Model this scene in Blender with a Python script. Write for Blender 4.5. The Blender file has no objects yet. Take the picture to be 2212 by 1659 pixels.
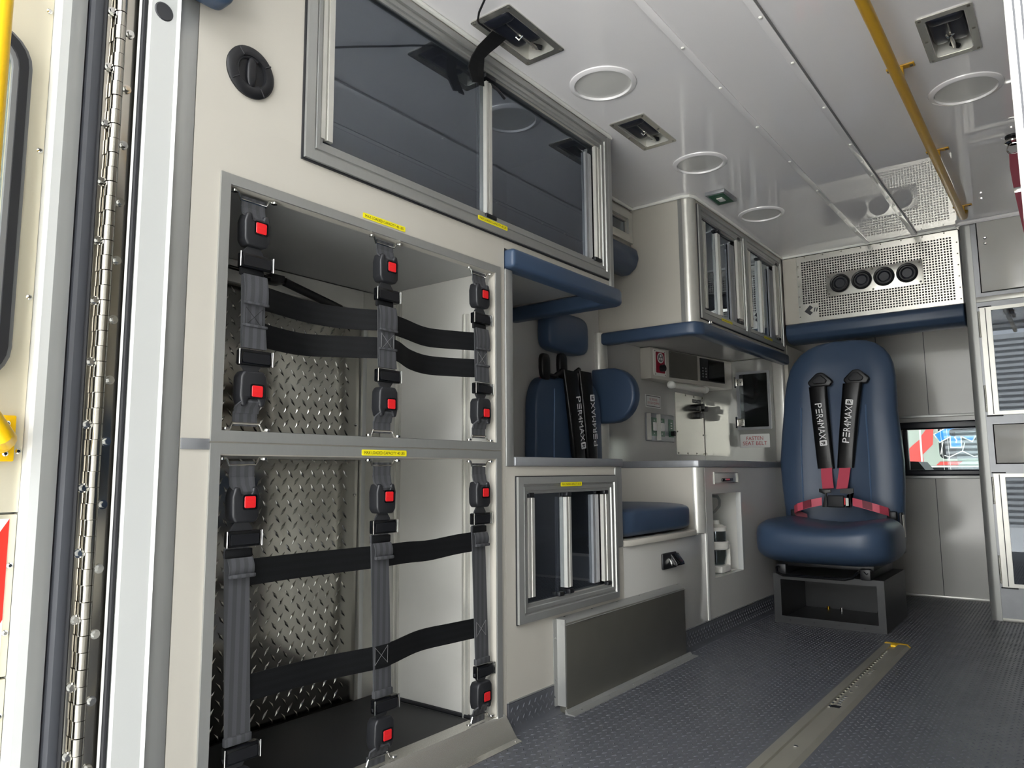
import bpy, bmesh, math, random
from mathutils import Vector, Matrix
random.seed(7)
scene = bpy.context.scene
col = scene.collection

# ------------------------------------------------------------------ camera
CAM = Vector((1.2, 0.0, 0.66))
yaw, pitch, roll = math.radians(-37.355), math.radians(6.855), math.radians(-0.424)
fw = Vector((math.sin(yaw)*math.cos(pitch), math.cos(yaw)*math.cos(pitch), math.sin(pitch)))
rt = Vector((math.cos(yaw), -math.sin(yaw), 0)); up = rt.cross(fw)
r2 = rt*math.cos(roll)+up*math.sin(roll); u2 = up*math.cos(roll)-rt*math.sin(roll)
cam_d = bpy.data.cameras.new('camera'); cam = bpy.data.objects.new('camera', cam_d); col.objects.link(cam)
cam_d.sensor_fit = 'HORIZONTAL'; cam_d.sensor_width = 36.0; cam_d.lens = 1591.977/2212*36.0
cam_d.clip_start = 0.02; cam_d.clip_end = 200
cam.matrix_world = Matrix(((r2.x, u2.x, -fw.x, CAM.x), (r2.y, u2.y, -fw.y, CAM.y), (r2.z, u2.z, -fw.z, CAM.z), (0, 0, 0, 1)))
scene.camera = cam

# ------------------------------------------------------------------ world, daylight, exposure
world = bpy.data.worlds.new('overcast_sky'); scene.world = world; world.use_nodes = True
bg = world.node_tree.nodes['Background']; bg.inputs[0].default_value = (0.97, 0.985, 1.0, 1); bg.inputs[1].default_value = 7.4
sun_d = bpy.data.lights.new('sun', 'SUN'); sun_d.energy = 36.0; sun_d.angle = math.radians(0.6); sun_d.color = (1.0, 0.975, 0.94)
sun = bpy.data.objects.new('sun', sun_d); col.objects.link(sun); sun.location = (8, 0, 12)
sun.rotation_euler = Vector((0.20, 0.42, 0.88)).to_track_quat('Z', 'Y').to_euler()
vs = scene.view_settings
vs.view_transform = 'Standard'; vs.look = 'None'; vs.gamma = 1.0; vs.use_curve_mapping = False; vs.exposure = 0.30

# ------------------------------------------------------------------ materials
MATS = {}
def srgb(r, g, b):
    return tuple(((c/255)/12.92 if c/255 <= 0.04045 else ((c/255+0.055)/1.055)**2.4) for c in (r, g, b)) + (1,)
def mat(name, rgb, rough=0.5, metal=0.0, noise=0.0, nscale=40, stretch=(1, 1, 1), bump=0.0, bscale=200, spec=0.5, coat=0.0, sheen=0.0, rvar=0.0):
    m = bpy.data.materials.new(name); m.use_nodes = True
    nt = m.node_tree; b = nt.nodes['Principled BSDF']
    c = srgb(*rgb)
    b.inputs['Base Color'].default_value = c; b.inputs['Roughness'].default_value = rough; b.inputs['Metallic'].default_value = metal
    b.inputs['Specular IOR Level'].default_value = spec
    if coat: b.inputs['Coat Weight'].default_value = coat; b.inputs['Coat Roughness'].default_value = 0.08
    if sheen: b.inputs['Sheen Weight'].default_value = sheen
    if noise or bump or rvar:
        tc = nt.nodes.new('ShaderNodeTexCoord'); mp = nt.nodes.new('ShaderNodeMapping'); mp.inputs['Scale'].default_value = stretch
        nt.links.new(tc.outputs['Object'], mp.inputs['Vector'])
        n = nt.nodes.new('ShaderNodeTexNoise'); n.inputs['Scale'].default_value = nscale; n.inputs['Detail'].default_value = 4
        nt.links.new(mp.outputs[0], n.inputs['Vector'])
        if noise:
            mx = nt.nodes.new('ShaderNodeMix'); mx.data_type = 'RGBA'; mx.blend_type = 'MULTIPLY'; mx.inputs[0].default_value = 1.0
            rp = nt.nodes.new('ShaderNodeMapRange'); rp.inputs[1].default_value = 0.25; rp.inputs[2].default_value = 0.75
            rp.inputs[3].default_value = 1-noise; rp.inputs[4].default_value = 1+noise
            nt.links.new(n.outputs['Fac'], rp.inputs[0]); mx.inputs[6].default_value = c
            nt.links.new(rp.outputs[0], mx.inputs[7]); nt.links.new(mx.outputs[2], b.inputs['Base Color'])
        if rvar:
            rr = nt.nodes.new('ShaderNodeMapRange'); rr.inputs[1].default_value = 0.3; rr.inputs[2].default_value = 0.7
            rr.inputs[3].default_value = max(0.02, rough-rvar); rr.inputs[4].default_value = rough+rvar
            nt.links.new(n.outputs['Fac'], rr.inputs[0]); nt.links.new(rr.outputs[0], b.inputs['Roughness'])
        if bump:
            n2 = nt.nodes.new('ShaderNodeTexNoise'); n2.inputs['Scale'].default_value = bscale
            nt.links.new(mp.outputs[0], n2.inputs['Vector'])
            bp = nt.nodes.new('ShaderNodeBump'); bp.inputs['Strength'].default_value = bump; bp.inputs['Distance'].default_value = 0.002
            nt.links.new(n2.outputs['Fac'], bp.inputs['Height']); nt.links.new(bp.outputs[0], b.inputs['Normal'])
    MATS[name] = m
    return m
def web_mat(name, rgb, axis, pitch, var):
    m = mat(name, rgb, 0.62, spec=0.25)
    nt = m.node_tree; b = nt.nodes['Principled BSDF']; c = srgb(*rgb)
    tc = nt.nodes.new('ShaderNodeTexCoord'); sp = nt.nodes.new('ShaderNodeSeparateXYZ'); nt.links.new(tc.outputs['Object'], sp.inputs[0])
    mu = nt.nodes.new('ShaderNodeMath'); mu.operation = 'MULTIPLY'; mu.inputs[1].default_value = 2*math.pi/pitch; nt.links.new(sp.outputs[axis], mu.inputs[0])
    co = nt.nodes.new('ShaderNodeMath'); co.operation = 'COSINE'; nt.links.new(mu.outputs[0], co.inputs[0])
    gt = nt.nodes.new('ShaderNodeMapRange'); gt.inputs[1].default_value = -0.25; gt.inputs[2].default_value = 0.25; gt.inputs[3].default_value = 1-var; gt.inputs[4].default_value = 1+var
    nt.links.new(co.outputs[0], gt.inputs[0])
    mx = nt.nodes.new('ShaderNodeMix'); mx.data_type = 'RGBA'; mx.blend_type = 'MULTIPLY'; mx.inputs[0].default_value = 1; mx.inputs[6].default_value = c
    nt.links.new(gt.outputs[0], mx.inputs[7]); nt.links.new(mx.outputs[2], b.inputs['Base Color'])
    n2 = nt.nodes.new('ShaderNodeTexNoise'); n2.inputs['Scale'].default_value = 900; nt.links.new(tc.outputs['Object'], n2.inputs['Vector'])
    bp = nt.nodes.new('ShaderNodeBump'); bp.inputs['Strength'].default_value = 0.4; bp.inputs['Distance'].default_value = 0.001
    nt.links.new(n2.outputs['Fac'], bp.inputs['Height']); nt.links.new(bp.outputs[0], b.inputs['Normal'])
def glass_mat(name, tint, rough=0.01, ior=1.5, haze=0.0):
    m = bpy.data.materials.new(name); m.use_nodes = True; nt = m.node_tree; nt.nodes.clear()
    out = nt.nodes.new('ShaderNodeOutputMaterial'); tr = nt.nodes.new('ShaderNodeBsdfTransparent'); gl = nt.nodes.new('ShaderNodeBsdfGlossy')
    lw = nt.nodes.new('ShaderNodeLayerWeight'); lw.inputs[0].default_value = 0.5; pw = nt.nodes.new('ShaderNodeMath'); pw.operation = 'POWER'; pw.inputs[1].default_value = 5
    r0 = ((ior-1)/(ior+1))**2; fr = nt.nodes.new('ShaderNodeMath'); fr.operation = 'MULTIPLY_ADD'; fr.inputs[1].default_value = 1-r0; fr.inputs[2].default_value = r0
    nt.links.new(lw.outputs['Facing'], pw.inputs[0]); nt.links.new(pw.outputs[0], fr.inputs[0]); mx = nt.nodes.new('ShaderNodeMixShader')
    tr.inputs[0].default_value = tint; gl.inputs['Roughness'].default_value = rough; gl.inputs[0].default_value = (0.84, 0.92, 1, 1)
    if haze:
        df_ = nt.nodes.new('ShaderNodeBsdfDiffuse'); df_.inputs[0].default_value = (0.30, 0.33, 0.40, 1); m2 = nt.nodes.new('ShaderNodeMixShader'); m2.inputs[0].default_value = haze
        nt.links.new(tr.outputs[0], m2.inputs[1]); nt.links.new(df_.outputs[0], m2.inputs[2]); tr = m2
    nt.links.new(fr.outputs[0], mx.inputs[0]); nt.links.new(tr.outputs[0], mx.inputs[1]); nt.links.new(gl.outputs[0], mx.inputs[2]); nt.links.new(mx.outputs[0], out.inputs[0])
    MATS[name] = m
mat('wall_grey', (189, 185, 175), 0.30, noise=0.02, nscale=6, spec=0.4)
mat('panel_gloss', (194, 193, 188), 0.13, noise=0.02, nscale=4)
mat('soffit_grey', (176, 177, 176), 0.4, 0.3)
mat('liner_grey', (206, 205, 199), 0.32, noise=0.03, nscale=8)
mat('ceiling_white', (242, 240, 241), 0.012, noise=0.01, nscale=3, spec=0.6)
mat('white_paint', (196, 198, 196), 0.22)
mat('white_bright', (238, 238, 232), 0.3)
mat('alum', (164, 165, 162), 0.38, 0.55, noise=0.02, nscale=30, stretch=(6, 6, 0.5))
mat('alum_dark', (150, 152, 155), 0.38, 0.45, noise=0.05, nscale=30)
mat('alum_bright', (208, 207, 200), 0.34, 0.5, noise=0.03, nscale=40)
mat('steel', (190, 184, 172), 0.22, 1.0, noise=0.05, nscale=8, stretch=(1, 4, 0.4), rvar=0.05)
mat('door_steel', (226, 219, 196), 0.34, 0.45, noise=0.04, nscale=5, stretch=(1, 3, 0.4))
mat('steel_mirror', (186, 182, 172), 0.16, 1.0)
mat('partition_steel', (176, 176, 171), 0.05, 0.45)
mat('steel_brushed', (210, 208, 200), 0.27, 0.85)
mat('track_steel', (150, 147, 136), 0.45, 0.45, noise=0.05, nscale=10)
mat('steel_dark', (128, 126, 118), 0.3, 0.7, noise=0.04, nscale=10)
mat('chrome', (225, 225, 222), 0.08, 1.0)
mat('plate', (176, 174, 168), 0.16, 1.0, noise=0.05, nscale=5, rvar=0.05)
mat('blue_vinyl', (58, 75, 99), 0.36, bump=0.12, bscale=500, spec=0.45)
mat('blue_seam', (82, 104, 134), 0.35)
mat('black', (20, 21, 25), 0.42)
mat('black_gloss', (14, 15, 18), 0.14)
mat('black_vinyl', (10, 10, 12), 0.3, bump=0.1, bscale=300, spec=0.35)
mat('black_rubber', (30, 31, 35), 0.6)
mat('grey_rubber', (70, 72, 78), 0.5)
mat('dark_grey', (62, 63, 66), 0.4, 0.3)
mat('base_metal', (66, 67, 68), 0.38, 0.55)
mat('grey_plastic', (118, 119, 120), 0.4)
mat('buckle_side', (34, 35, 38), 0.4)
mat('red_button', (222, 34, 40), 0.35)
mat('floor_rubber', (82, 84, 89), 0.42, noise=0.06, nscale=12, spec=0.45, rvar=0.06)
mat('floor_stud', (84, 86, 92), 0.26, spec=0.5)
mat('mat_black', (26, 28, 32), 0.5, noise=0.05, nscale=20)
mat('yellow_paint', (206, 160, 44), 0.3)
mat('yellow_bright', (250, 200, 10), 0.3)
mat('label_yellow', (240, 226, 30), 0.4)
mat('label_white', (232, 232, 228), 0.4)
mat('ink_black', (18, 18, 18), 0.5)
mat('ink_white', (236, 236, 236), 0.45)
mat('ink_red', (178, 42, 52), 0.5)
mat('panel_red', (158, 26, 50), 0.35)
mat('pcb_green', (30, 92, 64), 0.4)
mat('red_web', (208, 82, 102), 0.5, bump=0.2, bscale=800)
mat('dark_red_web', (120, 34, 52), 0.55, bump=0.2, bscale=800)
mat('chevron_red', (232, 52, 40), 0.35)
mat('amb_grey', (188, 198, 188), 0.35)
mat('amb_red', (238, 96, 92), 0.35)
mat('amb_blue', (58, 148, 222), 0.35)
mat('lens', (214, 213, 209), 0.18, spec=0.5)
mat('white_plastic', (226, 224, 216), 0.35)
mat('navy_plastic', (30, 33, 42), 0.35)
mat('concrete', (195, 195, 193), 0.8, noise=0.08, nscale=2)
mat('corrugated', (176, 177, 176), 0.5, 0.0)
mat('shade_roof_grey', (120, 122, 126), 0.6)
mat('shade_wall_grey', (152, 152, 150), 0.6)
mat('brass', (196, 160, 60), 0.3, 1.0)
web_mat('web_vertical', (70, 71, 74), 1, 0.0167, 0.16)  # greyer copy of the webbing: light caught by upright straps put into colour
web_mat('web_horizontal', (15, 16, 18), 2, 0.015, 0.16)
glass_mat('smoked_glass', (0.30, 0.32, 0.36, 1), 0.01, 2.5, 0.05)
glass_mat('tinted_glass', (0.28, 0.30, 0.34, 1), 0.01, 1.5, 0.03)
glass_mat('clear_glass', (0.86, 0.9, 0.9, 1), 0.01, 1.45)
glass_mat('grey_acrylic', (0.72, 0.74, 0.74, 1), 0.02, 1.45)

# ------------------------------------------------------------------ mesh building helpers
WLOC = {}
class MB:
    def __init__(s): s.bm = bmesh.new()
    def _merge(s, b2):
        me = bpy.data.meshes.new('tmp'); b2.to_mesh(me); b2.free(); s.bm.from_mesh(me); bpy.data.meshes.remove(me); return s
    def raw(s, verts, faces, bev=0, seg=2, ang=25):
        b = bmesh.new(); vs_ = [b.verts.new(v) for v in verts]
        for f in faces:
            try: b.faces.new([vs_[i] for i in f])
            except ValueError: pass
        bmesh.ops.recalc_face_normals(b, faces=b.faces)
        if bev:
            es = [e for e in b.edges if len(e.link_faces) == 2 and e.calc_face_angle() > math.radians(ang)]
            bmesh.ops.bevel(b, geom=es, offset=bev, segments=seg, profile=0.5, affect='EDGES', clamp_overlap=True)
        return s._merge(b)
    def box(s, a, c, bev=0, seg=2):
        (x0, y0, z0), (x1, y1, z1) = a, c
        if x0 > x1: x0, x1 = x1, x0
        if y0 > y1: y0, y1 = y1, y0
        if z0 > z1: z0, z1 = z1, z0
        v = [(x0, y0, z0), (x1, y0, z0), (x1, y1, z0), (x0, y1, z0), (x0, y0, z1), (x1, y0, z1), (x1, y1, z1), (x0, y1, z1)]
        return s.raw(v, [(0, 3, 2, 1), (4, 5, 6, 7), (0, 1, 5, 4), (1, 2, 6, 5), (2, 3, 7, 6), (3, 0, 4, 7)], bev, seg)
    def prism(s, poly, axis, lo, hi, bev=0, seg=2):
        # poly in the two other axes (cyclic order: x->(y,z), y->(x,z), z->(x,y))
        def P(p, t): return {'x': (t, p[0], p[1]), 'y': (p[0], t, p[1]), 'z': (p[0], p[1], t)}[axis]
        n = len(poly); v = [P(p, lo) for p in poly]+[P(p, hi) for p in poly]
        f = [tuple(range(n)), tuple(range(2*n-1, n-1, -1))]+[(i, (i+1) % n, n+(i+1) % n, n+i) for i in range(n)]
        return s.raw(v, f, bev, seg)
    def loft(s, rings, closed=True, cap=True):
        n = len(rings[0]); v = [p for r in rings for p in r]; f = []
        for k in range(len(rings)-1):
            for i in range(n if closed else n-1):
                j = (i+1) % n; f.append((k*n+i, k*n+j, (k+1)*n+j, (k+1)*n+i))
        if cap and closed: f += [tuple(range(n)), tuple(range((len(rings)-1)*n, len(rings)*n))]
        return s.raw(v, f)
    def cyl(s, p0, p1, r, n=16, r1=None):
        p0, p1 = Vector(p0), Vector(p1); d = (p1-p0).normalized(); a = d.orthogonal().normalized(); b = d.cross(a)
        R = []
        for p, rr in ((p0, r), (p1, r if r1 is None else r1)):
            R.append([p+a*(rr*math.cos(2*math.pi*i/n))+b*(rr*math.sin(2*math.pi*i/n)) for i in range(n)])
        return s.loft(R)
    def tube(s, path, r, n=8):
        path = [Vector(p) for p in path]; R = []; ref = None
        for i, p in enumerate(path):
            d = (path[min(i+1, len(path)-1)]-path[max(i-1, 0)]).normalized()
            a = d.orthogonal().normalized() if ref is None else (ref-d*ref.dot(d)).normalized()
            ref = a; b = d.cross(a)
            R.append([p+a*(r*math.cos(2*math.pi*k/n))+b*(r*math.sin(2*math.pi*k/n)) for k in range(n)])
        return s.loft(R)
    def ribbon(s, path, width, t=0.002):
        # path: list of points; width: vector (or list of vectors) across the strap
        path = [Vector(p) for p in path]; R = []
        for i, p in enumerate(path):
            w = Vector(width[i]) if isinstance(width, list) else Vector(width)
            d = (path[min(i+1, len(path)-1)]-path[max(i-1, 0)]).normalized()
            nrm = d.cross(w).normalized()*(t/2)
            R.append([p-w/2-nrm, p+w/2-nrm, p+w/2+nrm, p-w/2+nrm])
        return s.loft(R)
    def lathe(s, prof, c, axis='z', n=40, sx=1, sy=1):
        R = []
        for r, h in prof:
            ring = []
            for i in range(n):
                a = 2*math.pi*i/n; u, w = r*math.cos(a)*sx, r*math.sin(a)*sy
                ring.append({'z': (c[0]+u, c[1]+w, c[2]+h), 'x': (c[0]+h, c[1]+u, c[2]+w), 'y': (c[0]+u, c[1]+h, c[2]+w)}[axis])
            R.append(ring)
        return s.loft(R)
    def cushion(s, c, h, e=0.35, e2=None, nu=32, nv=20, fn=None):
        # superellipsoid with optional deform
        e2 = e if e2 is None else e2
        def sp(v, k): return math.copysign(abs(v)**k, v)
        R = []
        for j in range(nv+1):
            ph = -math.pi/2+math.pi*j/nv
            if j == 0: ph += 0.02
            if j == nv: ph -= 0.02
            ring = []
            for i in range(nu):
                th = 2*math.pi*i/nu
                p = Vector((sp(math.cos(ph), e)*sp(math.cos(th), e2), sp(math.cos(ph), e)*sp(math.sin(th), e2), sp(math.sin(ph), e)))
                q = fn(p) if fn else p
                ring.append((c[0]+h[0]*q[0], c[1]+h[1]*q[1], c[2]+h[2]*q[2]))
            R.append(ring)
        return s.loft(R)
    def sweepframe(s, P, prof, plane, closed=True):
        # mitred picture frame. P=(u0,v0,u1,v1) outer rect; prof=[(inset,height)...]; plane=fn(u,v,h)->xyz
        u0, v0, u1, v1 = P; R = []
        for su, sv, uu, vv in ((1, 1, u0, v0), (-1, 1, u1, v0), (-1, -1, u1, v1), (1, -1, u0, v1)):
            R.append([plane(uu+su*i, vv+sv*i, h) for i, h in prof])
        n = len(prof); v = [p for r in R for p in r]
        f = [(k*n+i, k*n+(i+1) % n, ((k+1) % 4)*n+(i+1) % n, ((k+1) % 4)*n+i) for k in range(4) for i in range(n)]
        return s.raw(v, f)
    def holed(s, axis, lo, hi, us, vs_, holes):
        # slab with rectangular holes; holes given in (u0,v0,u1,v1); grid from us, vs
        us = sorted(set([round(u, 5) for u in us]+[round(k, 5) for h in holes for k in (h[0], h[2])]))
        vs2 = sorted(set([round(u, 5) for u in vs_]+[round(k, 5) for h in holes for k in (h[1], h[3])]))
        def P(u, v, t): return {'x': (t, u, v), 'y': (u, t, v), 'z': (u, v, t)}[axis]
        nu, nv = len(us)-1, len(vs2)-1
        solid = [[True]*nv for _ in range(nu)]
        for (a, b, c, d) in holes:
            for i in range(nu):
                if a-2e-5 <= us[i] and us[i+1] <= c+2e-5:
                    for j in range(nv):
                        if b-2e-5 <= vs2[j] and vs2[j+1] <= d+2e-5: solid[i][j] = False
        vid = {}; V = []; F = []
        def vert(i, j, t):
            k = (i, j, t)
            if k not in vid: vid[k] = len(V); V.append(P(us[i], vs2[j], (lo, hi)[t]))
            return vid[k]
        def S(i, j): return 0 <= i < nu and 0 <= j < nv and solid[i][j]
        for i in range(nu):
            for j in range(nv):
                if not solid[i][j]: continue
                F.append((vert(i, j, 0), vert(i, j+1, 0), vert(i+1, j+1, 0), vert(i+1, j, 0)))
                F.append((vert(i, j, 1), vert(i+1, j, 1), vert(i+1, j+1, 1), vert(i, j+1, 1)))
                if not S(i-1, j): F.append((vert(i, j, 0), vert(i, j, 1), vert(i, j+1, 1), vert(i, j+1, 0)))
                if not S(i+1, j): F.append((vert(i+1, j, 0), vert(i+1, j+1, 0), vert(i+1, j+1, 1), vert(i+1, j, 1)))
                if not S(i, j-1): F.append((vert(i, j, 0), vert(i+1, j, 0), vert(i+1, j, 1), vert(i, j, 1)))
                if not S(i, j+1): F.append((vert(i, j+1, 0), vert(i, j+1, 1), vert(i+1, j+1, 1), vert(i+1, j+1, 0)))
        return s.raw(V, F)
    def build(s, name, m, parent=None, smooth=35):
        me = bpy.data.meshes.new(name)
        s.bm.verts.ensure_lookup_table()
        lo = Vector([min(v.co[i] for v in s.bm.verts) for i in range(3)]); hi = Vector([max(v.co[i] for v in s.bm.verts) for i in range(3)])
        c = (lo+hi)/2
        for v in s.bm.verts: v.co -= c
        s.bm.to_mesh(me); s.bm.free()
        me.materials.append(MATS[m])
        for p in me.polygons: p.use_smooth = True
        me.set_sharp_from_angle(angle=math.radians(smooth))
        o = bpy.data.objects.new(name, me); col.objects.link(o)
        place(o, c, parent)
        return o
def place(o, c, parent):
    WLOC[o.name] = Vector(c)
    if parent is not None:
        o.parent = parent; o.location = Vector(c)-WLOC[parent.name]
    else: o.location = Vector(c)
def thing(name, label, cat, loc, group=None):
    o = bpy.data.objects.new(name, None); col.objects.link(o); o.empty_display_size = 0.05
    o.location = loc; WLOC[o.name] = Vector(loc); tag(o, label, cat, group); return o
def tag(o, label, cat, group=None):
    o['label'] = label; o['category'] = cat
    if group: o['group'] = group
    return o
def struct(o): o['kind'] = 'structure'; return o
def stuff(o): o['kind'] = 'stuff'; return o
def copy_tree(o, parent=None, delta=None):
    c = o.copy(); col.objects.link(c)
    if parent is not None: c.parent = parent
    WLOC[c.name] = WLOC[o.name]+(delta or Vector((0, 0, 0)))
    for ch in list(o.children): copy_tree(ch, c, delta)
    return c
def dup(o, delta, label=None):
    c = copy_tree(o, None, Vector(delta)); c.location = o.location+Vector(delta)
    if label: c['label'] = label
    return c
def B(a, c, bev=0, seg=2): return MB().box(a, c, bev, seg)
def text(name, body, m, parent, origin, xdir, ydir, height, width=None, align='CENTER', thick=0.0004):
    cu = bpy.data.curves.new('txt', 'FONT'); cu.body = body; cu.align_x = align; cu.align_y = 'CENTER'; cu.size = 1.0; cu.resolution_u = 3
    ob = bpy.data.objects.new('txt', cu); col.objects.link(ob)
    bpy.context.view_layer.update()
    me = bpy.data.meshes.new_from_object(ob.evaluated_get(bpy.context.evaluated_depsgraph_get()))
    bpy.data.objects.remove(ob); bpy.data.curves.remove(cu)
    xs = [v.co.x for v in me.vertices]; ys = [v.co.y for v in me.vertices]
    w, h = max(xs)-min(xs), max(ys)-min(ys); cx, cy = (max(xs)+min(xs))/2, (max(ys)+min(ys))/2
    sy = height/h; sx = width/w if width else sy
    X, Y = Vector(xdir).normalized(), Vector(ydir).normalized(); N = X.cross(Y)
    O = Vector(origin)+N*thick
    for v in me.vertices: v.co = X*((v.co.x-cx)*sx)+Y*((v.co.y-cy)*sy)
    me.materials.append(MATS[m])
    o = bpy.data.objects.new(name, me); col.objects.link(o); place(o, O, parent)
    return o
def screw(parent, p, axis, r=0.004, h=0.002, m='steel_brushed', name='screw'):
    p = Vector(p); a = Vector(axis)
    mb = MB(); mb.cyl(p, p+a*h*0.5, r, 10); mb.cyl(p+a*h*0.5, p+a*h, r, 10, r*0.55)
    return mb.build(name, m, parent)
XP = lambda x: (lambda u, v, h: (x+h, u, v))      # frame plane facing +x
YM = lambda y: (lambda u, v, h: (u, y-h, v))      # frame plane facing -y
FLAT = lambda w, t: [(0, 0), (0, t), (w*0.5, t), (w, t), (w, 0)]
def GROOVE(w, t):
    return [(0, 0.0), (0, t), (w*0.42, t*1.25), (w*0.46, t*0.7), (w*0.54, t*0.7), (w*0.58, t*0.95), (w*0.78, t*0.85), (w*0.82, t*0.45), (w, t*0.4), (w, 0.0)]
# ================================================================== SETTING
ZC = 1.81
HOOKS = [(0.045, 1.345), (0.045, 2.055), (0.953, 2.044)]
struct(MB().box((-30, -25, -0.82), (30, 30, -0.75)).build('ground', 'concrete'))
fl = struct(MB().box((-0.47, 0.62, -0.04), (1.74, 4.46, 0)).build('floor', 'floor_rubber'))
# raised tread pattern on the floor: thousands of little bars, joined
def treads(V, F, u0, u1, v0, v1, pitch, L, w, h, P, skip=None):
    # rows of slanted lozenges; the slant flips from row to row, rows are staggered
    pv_ = pitch*0.52; nu, nv = int((u1-u0)/pitch), int((v1-v0)/pv_)
    for j in range(nv):
        a = math.radians(54 if j % 2 else 126); ca, sa = math.cos(a), math.sin(a)
        for i in range(nu):
            cu, cv = u0+(i+(0.25 if j % 2 else 0.75))*pitch, v0+(j+0.5)*pv_
            if skip and skip(cu, cv): continue
            du, dv = ca*L/2, sa*L/2; pu, pv = -sa*w/2, ca*w/2
            b = len(V)
            V += [P(cu-du, cv-dv, 0), P(cu+pu, cv+pv, 0), P(cu+du, cv+dv, 0), P(cu-pu, cv-pv, 0), P(cu-du*0.35, cv-dv*0.35, h), P(cu+du*0.35, cv+dv*0.35, h)]
            F += [(b, b+4, b+1), (b+1, b+4, b+5), (b+1, b+5, b+2), (b, b+3, b+4), (b+3, b+5, b+4), (b+3, b+2, b+5)]
def rawmesh(name, V, F, m, parent):
    me = bpy.data.meshes.new(name); me.from_pydata(V, [], F); me.materials.append(MATS[m])
    o = bpy.data.objects.new(name, me); col.objects.link(o); place(o, Vector((0, 0, 0)), parent); return o
V, F = [], []
def fskip(x, y):
    return (0.553 < x < 0.655 and y < 3.175) or (0.075 < x < 0.54 and 3.35 < y < 3.83) or (x < 0.055 and 1.75 < y < 2.63) or (x > 0.83 and y > 3.93)
treads(V, F, 0.015, 1.72, 1.35, 4.42, 0.026, 0.0150, 0.0046, 0.0016, lambda u, v, h: (u, v, h), fskip)
stuff(rawmesh('tread_pattern', V, F, 'floor_stud', fl))
hooks_holes = [(x+0.017, y+0.019, x+0.110, y+0.233) for x, y in HOOKS]
ce = struct(MB().holed('z', ZC, ZC+0.02, [-0.5, 1.74], [0.56, 4.47], hooks_holes).build('ceiling', 'ceiling_white'))
roof = MB().box((-0.56, 0.5, 1.93), (1.80, 4.6, 1.97)).box((-0.56, 0.5, 1.8305), (-0.5, 4.6, 1.93)).box((1.74, 0.5, 1.8305), (1.80, 4.6, 1.93))
roof.box((-0.5, 0.5, 1.8305), (1.74, 0.56, 1.93)).box((-0.5, 4.54, 1.8305), (1.74, 4.6, 1.93))
struct(roof.build('roof', 'white_paint'))
wl = MB().box((-0.5, 1.525, 0), (-0.45, 2.80, ZC)).box((-0.5, 2.80, 0), (-0.48, 4.46, ZC)).box((-0.5, 0.62, 0), (-0.47, 1.525, ZC))
struct(wl.build('wall_left', 'panel_gloss'))
struct(MB().holed('x', 1.74, 1.77, [0.56, 4.47], [0, ZC], []).build('wall_right', 'wall_grey'))
struct(MB().box((-3.2, -1.0, 3.3), (3.6, 7.0, 3.4)).build('unseen_shade_roof', 'shade_roof_grey'))  # unseen roof, added to keep overhead sky off the open door and jamb
struct(MB().box((3.2, -3.6, -0.75), (3.3, 7.0, 3.2995)).build('unseen_shade_wall', 'shade_wall_grey')); struct(MB().box((-3.2, -3.6, -0.75), (-3.1, 7.0, 3.2995)).build('unseen_shade_wall', 'shade_wall_grey'))  # unseen side walls, added so daylight comes mainly from behind the vehicle
wf = struct(MB().holed('y', 4.46, 4.50, [-0.5, 1.74], [0, ZC], [(0.30, 0.655, 0.88, 0.885)]).build('wall_front', 'panel_gloss'))
for x, z0, z1 in ((0.351, 0.95, 1.42), (0.587, 0.95, 1.42), (0.595, 0.01, 0.62)):
    B((x-0.0015, 4.4575, z0), (x+0.0015, 4.4605, z1)).build('panel_seam', 'dark_grey', wf)
for z0, z1 in ((0.935, 0.949), (0.612, 0.627)):
    B((0.02, 4.452, z0), (0.838, 4.4599, z1), 0.002).build('aluminium_strip', 'alum', wf)
B((0.02, 4.445, 0.0), (0.838, 4.4599, 0.014), 0.003).build('floor_strip', 'alum_bright', wf)
wr = MB().box((-0.56, 0.53, -0.1), (-0.5, 0.62, 1.93)).box((-0.5, 0.575, 0.0), (-0.02, 0.62, ZC)).box((1.235, 0.53, -0.1), (1.80, 0.62, 1.93)).box((-0.5, 0.53, -0.4), (1.70, 0.62, -0.04))
struct(wr.build('wall_rear', 'white_paint'))
# jamb strips between the hinge and the interior wall
j1 = struct(MB().prism([(-0.02, 0.558), (0.0, 0.558), (0.003, 0.562), (0.003, 0.606), (0.007, 0.611), (-0.02, 0.611)], 'z', -0.1, ZC).build('trim_1', 'white_paint'))
MB().lathe([(0.0005, 0.0015), (0.0145, 0.0015), (0.0165, 0.0)], (0.0031, 0.583, 1.457), 'x', 28).build('hole_plug', 'dark_grey', j1)
struct(MB().box((-0.02, 0.6115, -0.1), (0.001, 0.648, ZC), 0.002).build('trim_2', 'alum'))
struct(MB().cyl((-0.004, 0.5535, -0.1), (-0.004, 0.5535, ZC), 0.0045, 10).build('trim_3', 'black_rubber'))
rj = struct(MB().box((1.1850, 0.535, -0.1), (1.2345, 0.615, ZC), 0.002).build('trim_9', 'white_bright'))
for k in range(3): B((1.1892+0.0042*k, 0.5338, -0.1), (1.1904+0.0042*k, 0.5349, ZC)).build('groove', 'dark_grey', rj)
# ceiling edge beads
def bead(path, name):
    o = struct(MB().tube(path, 0.007, 8).build(name, 'white_bright')); return o
bead([(0.006, 0.65, 1.804), (0.006, 2.12, 1.804), (0.002, 2.14, 1.804), (-0.02, 2.146, 1.804), (-0.27, 2.146, 1.804)], 'trim_4')
bead([(-0.272, 2.155, 1.804), (-0.272, 2.803, 1.804), (-0.04, 2.803, 1.804), (-0.008, 2.812, 1.804), (0.006, 2.84, 1.804), (0.006, 3.99, 1.804), (0.83, 3.99, 1.804)], 'trim_5')
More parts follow.
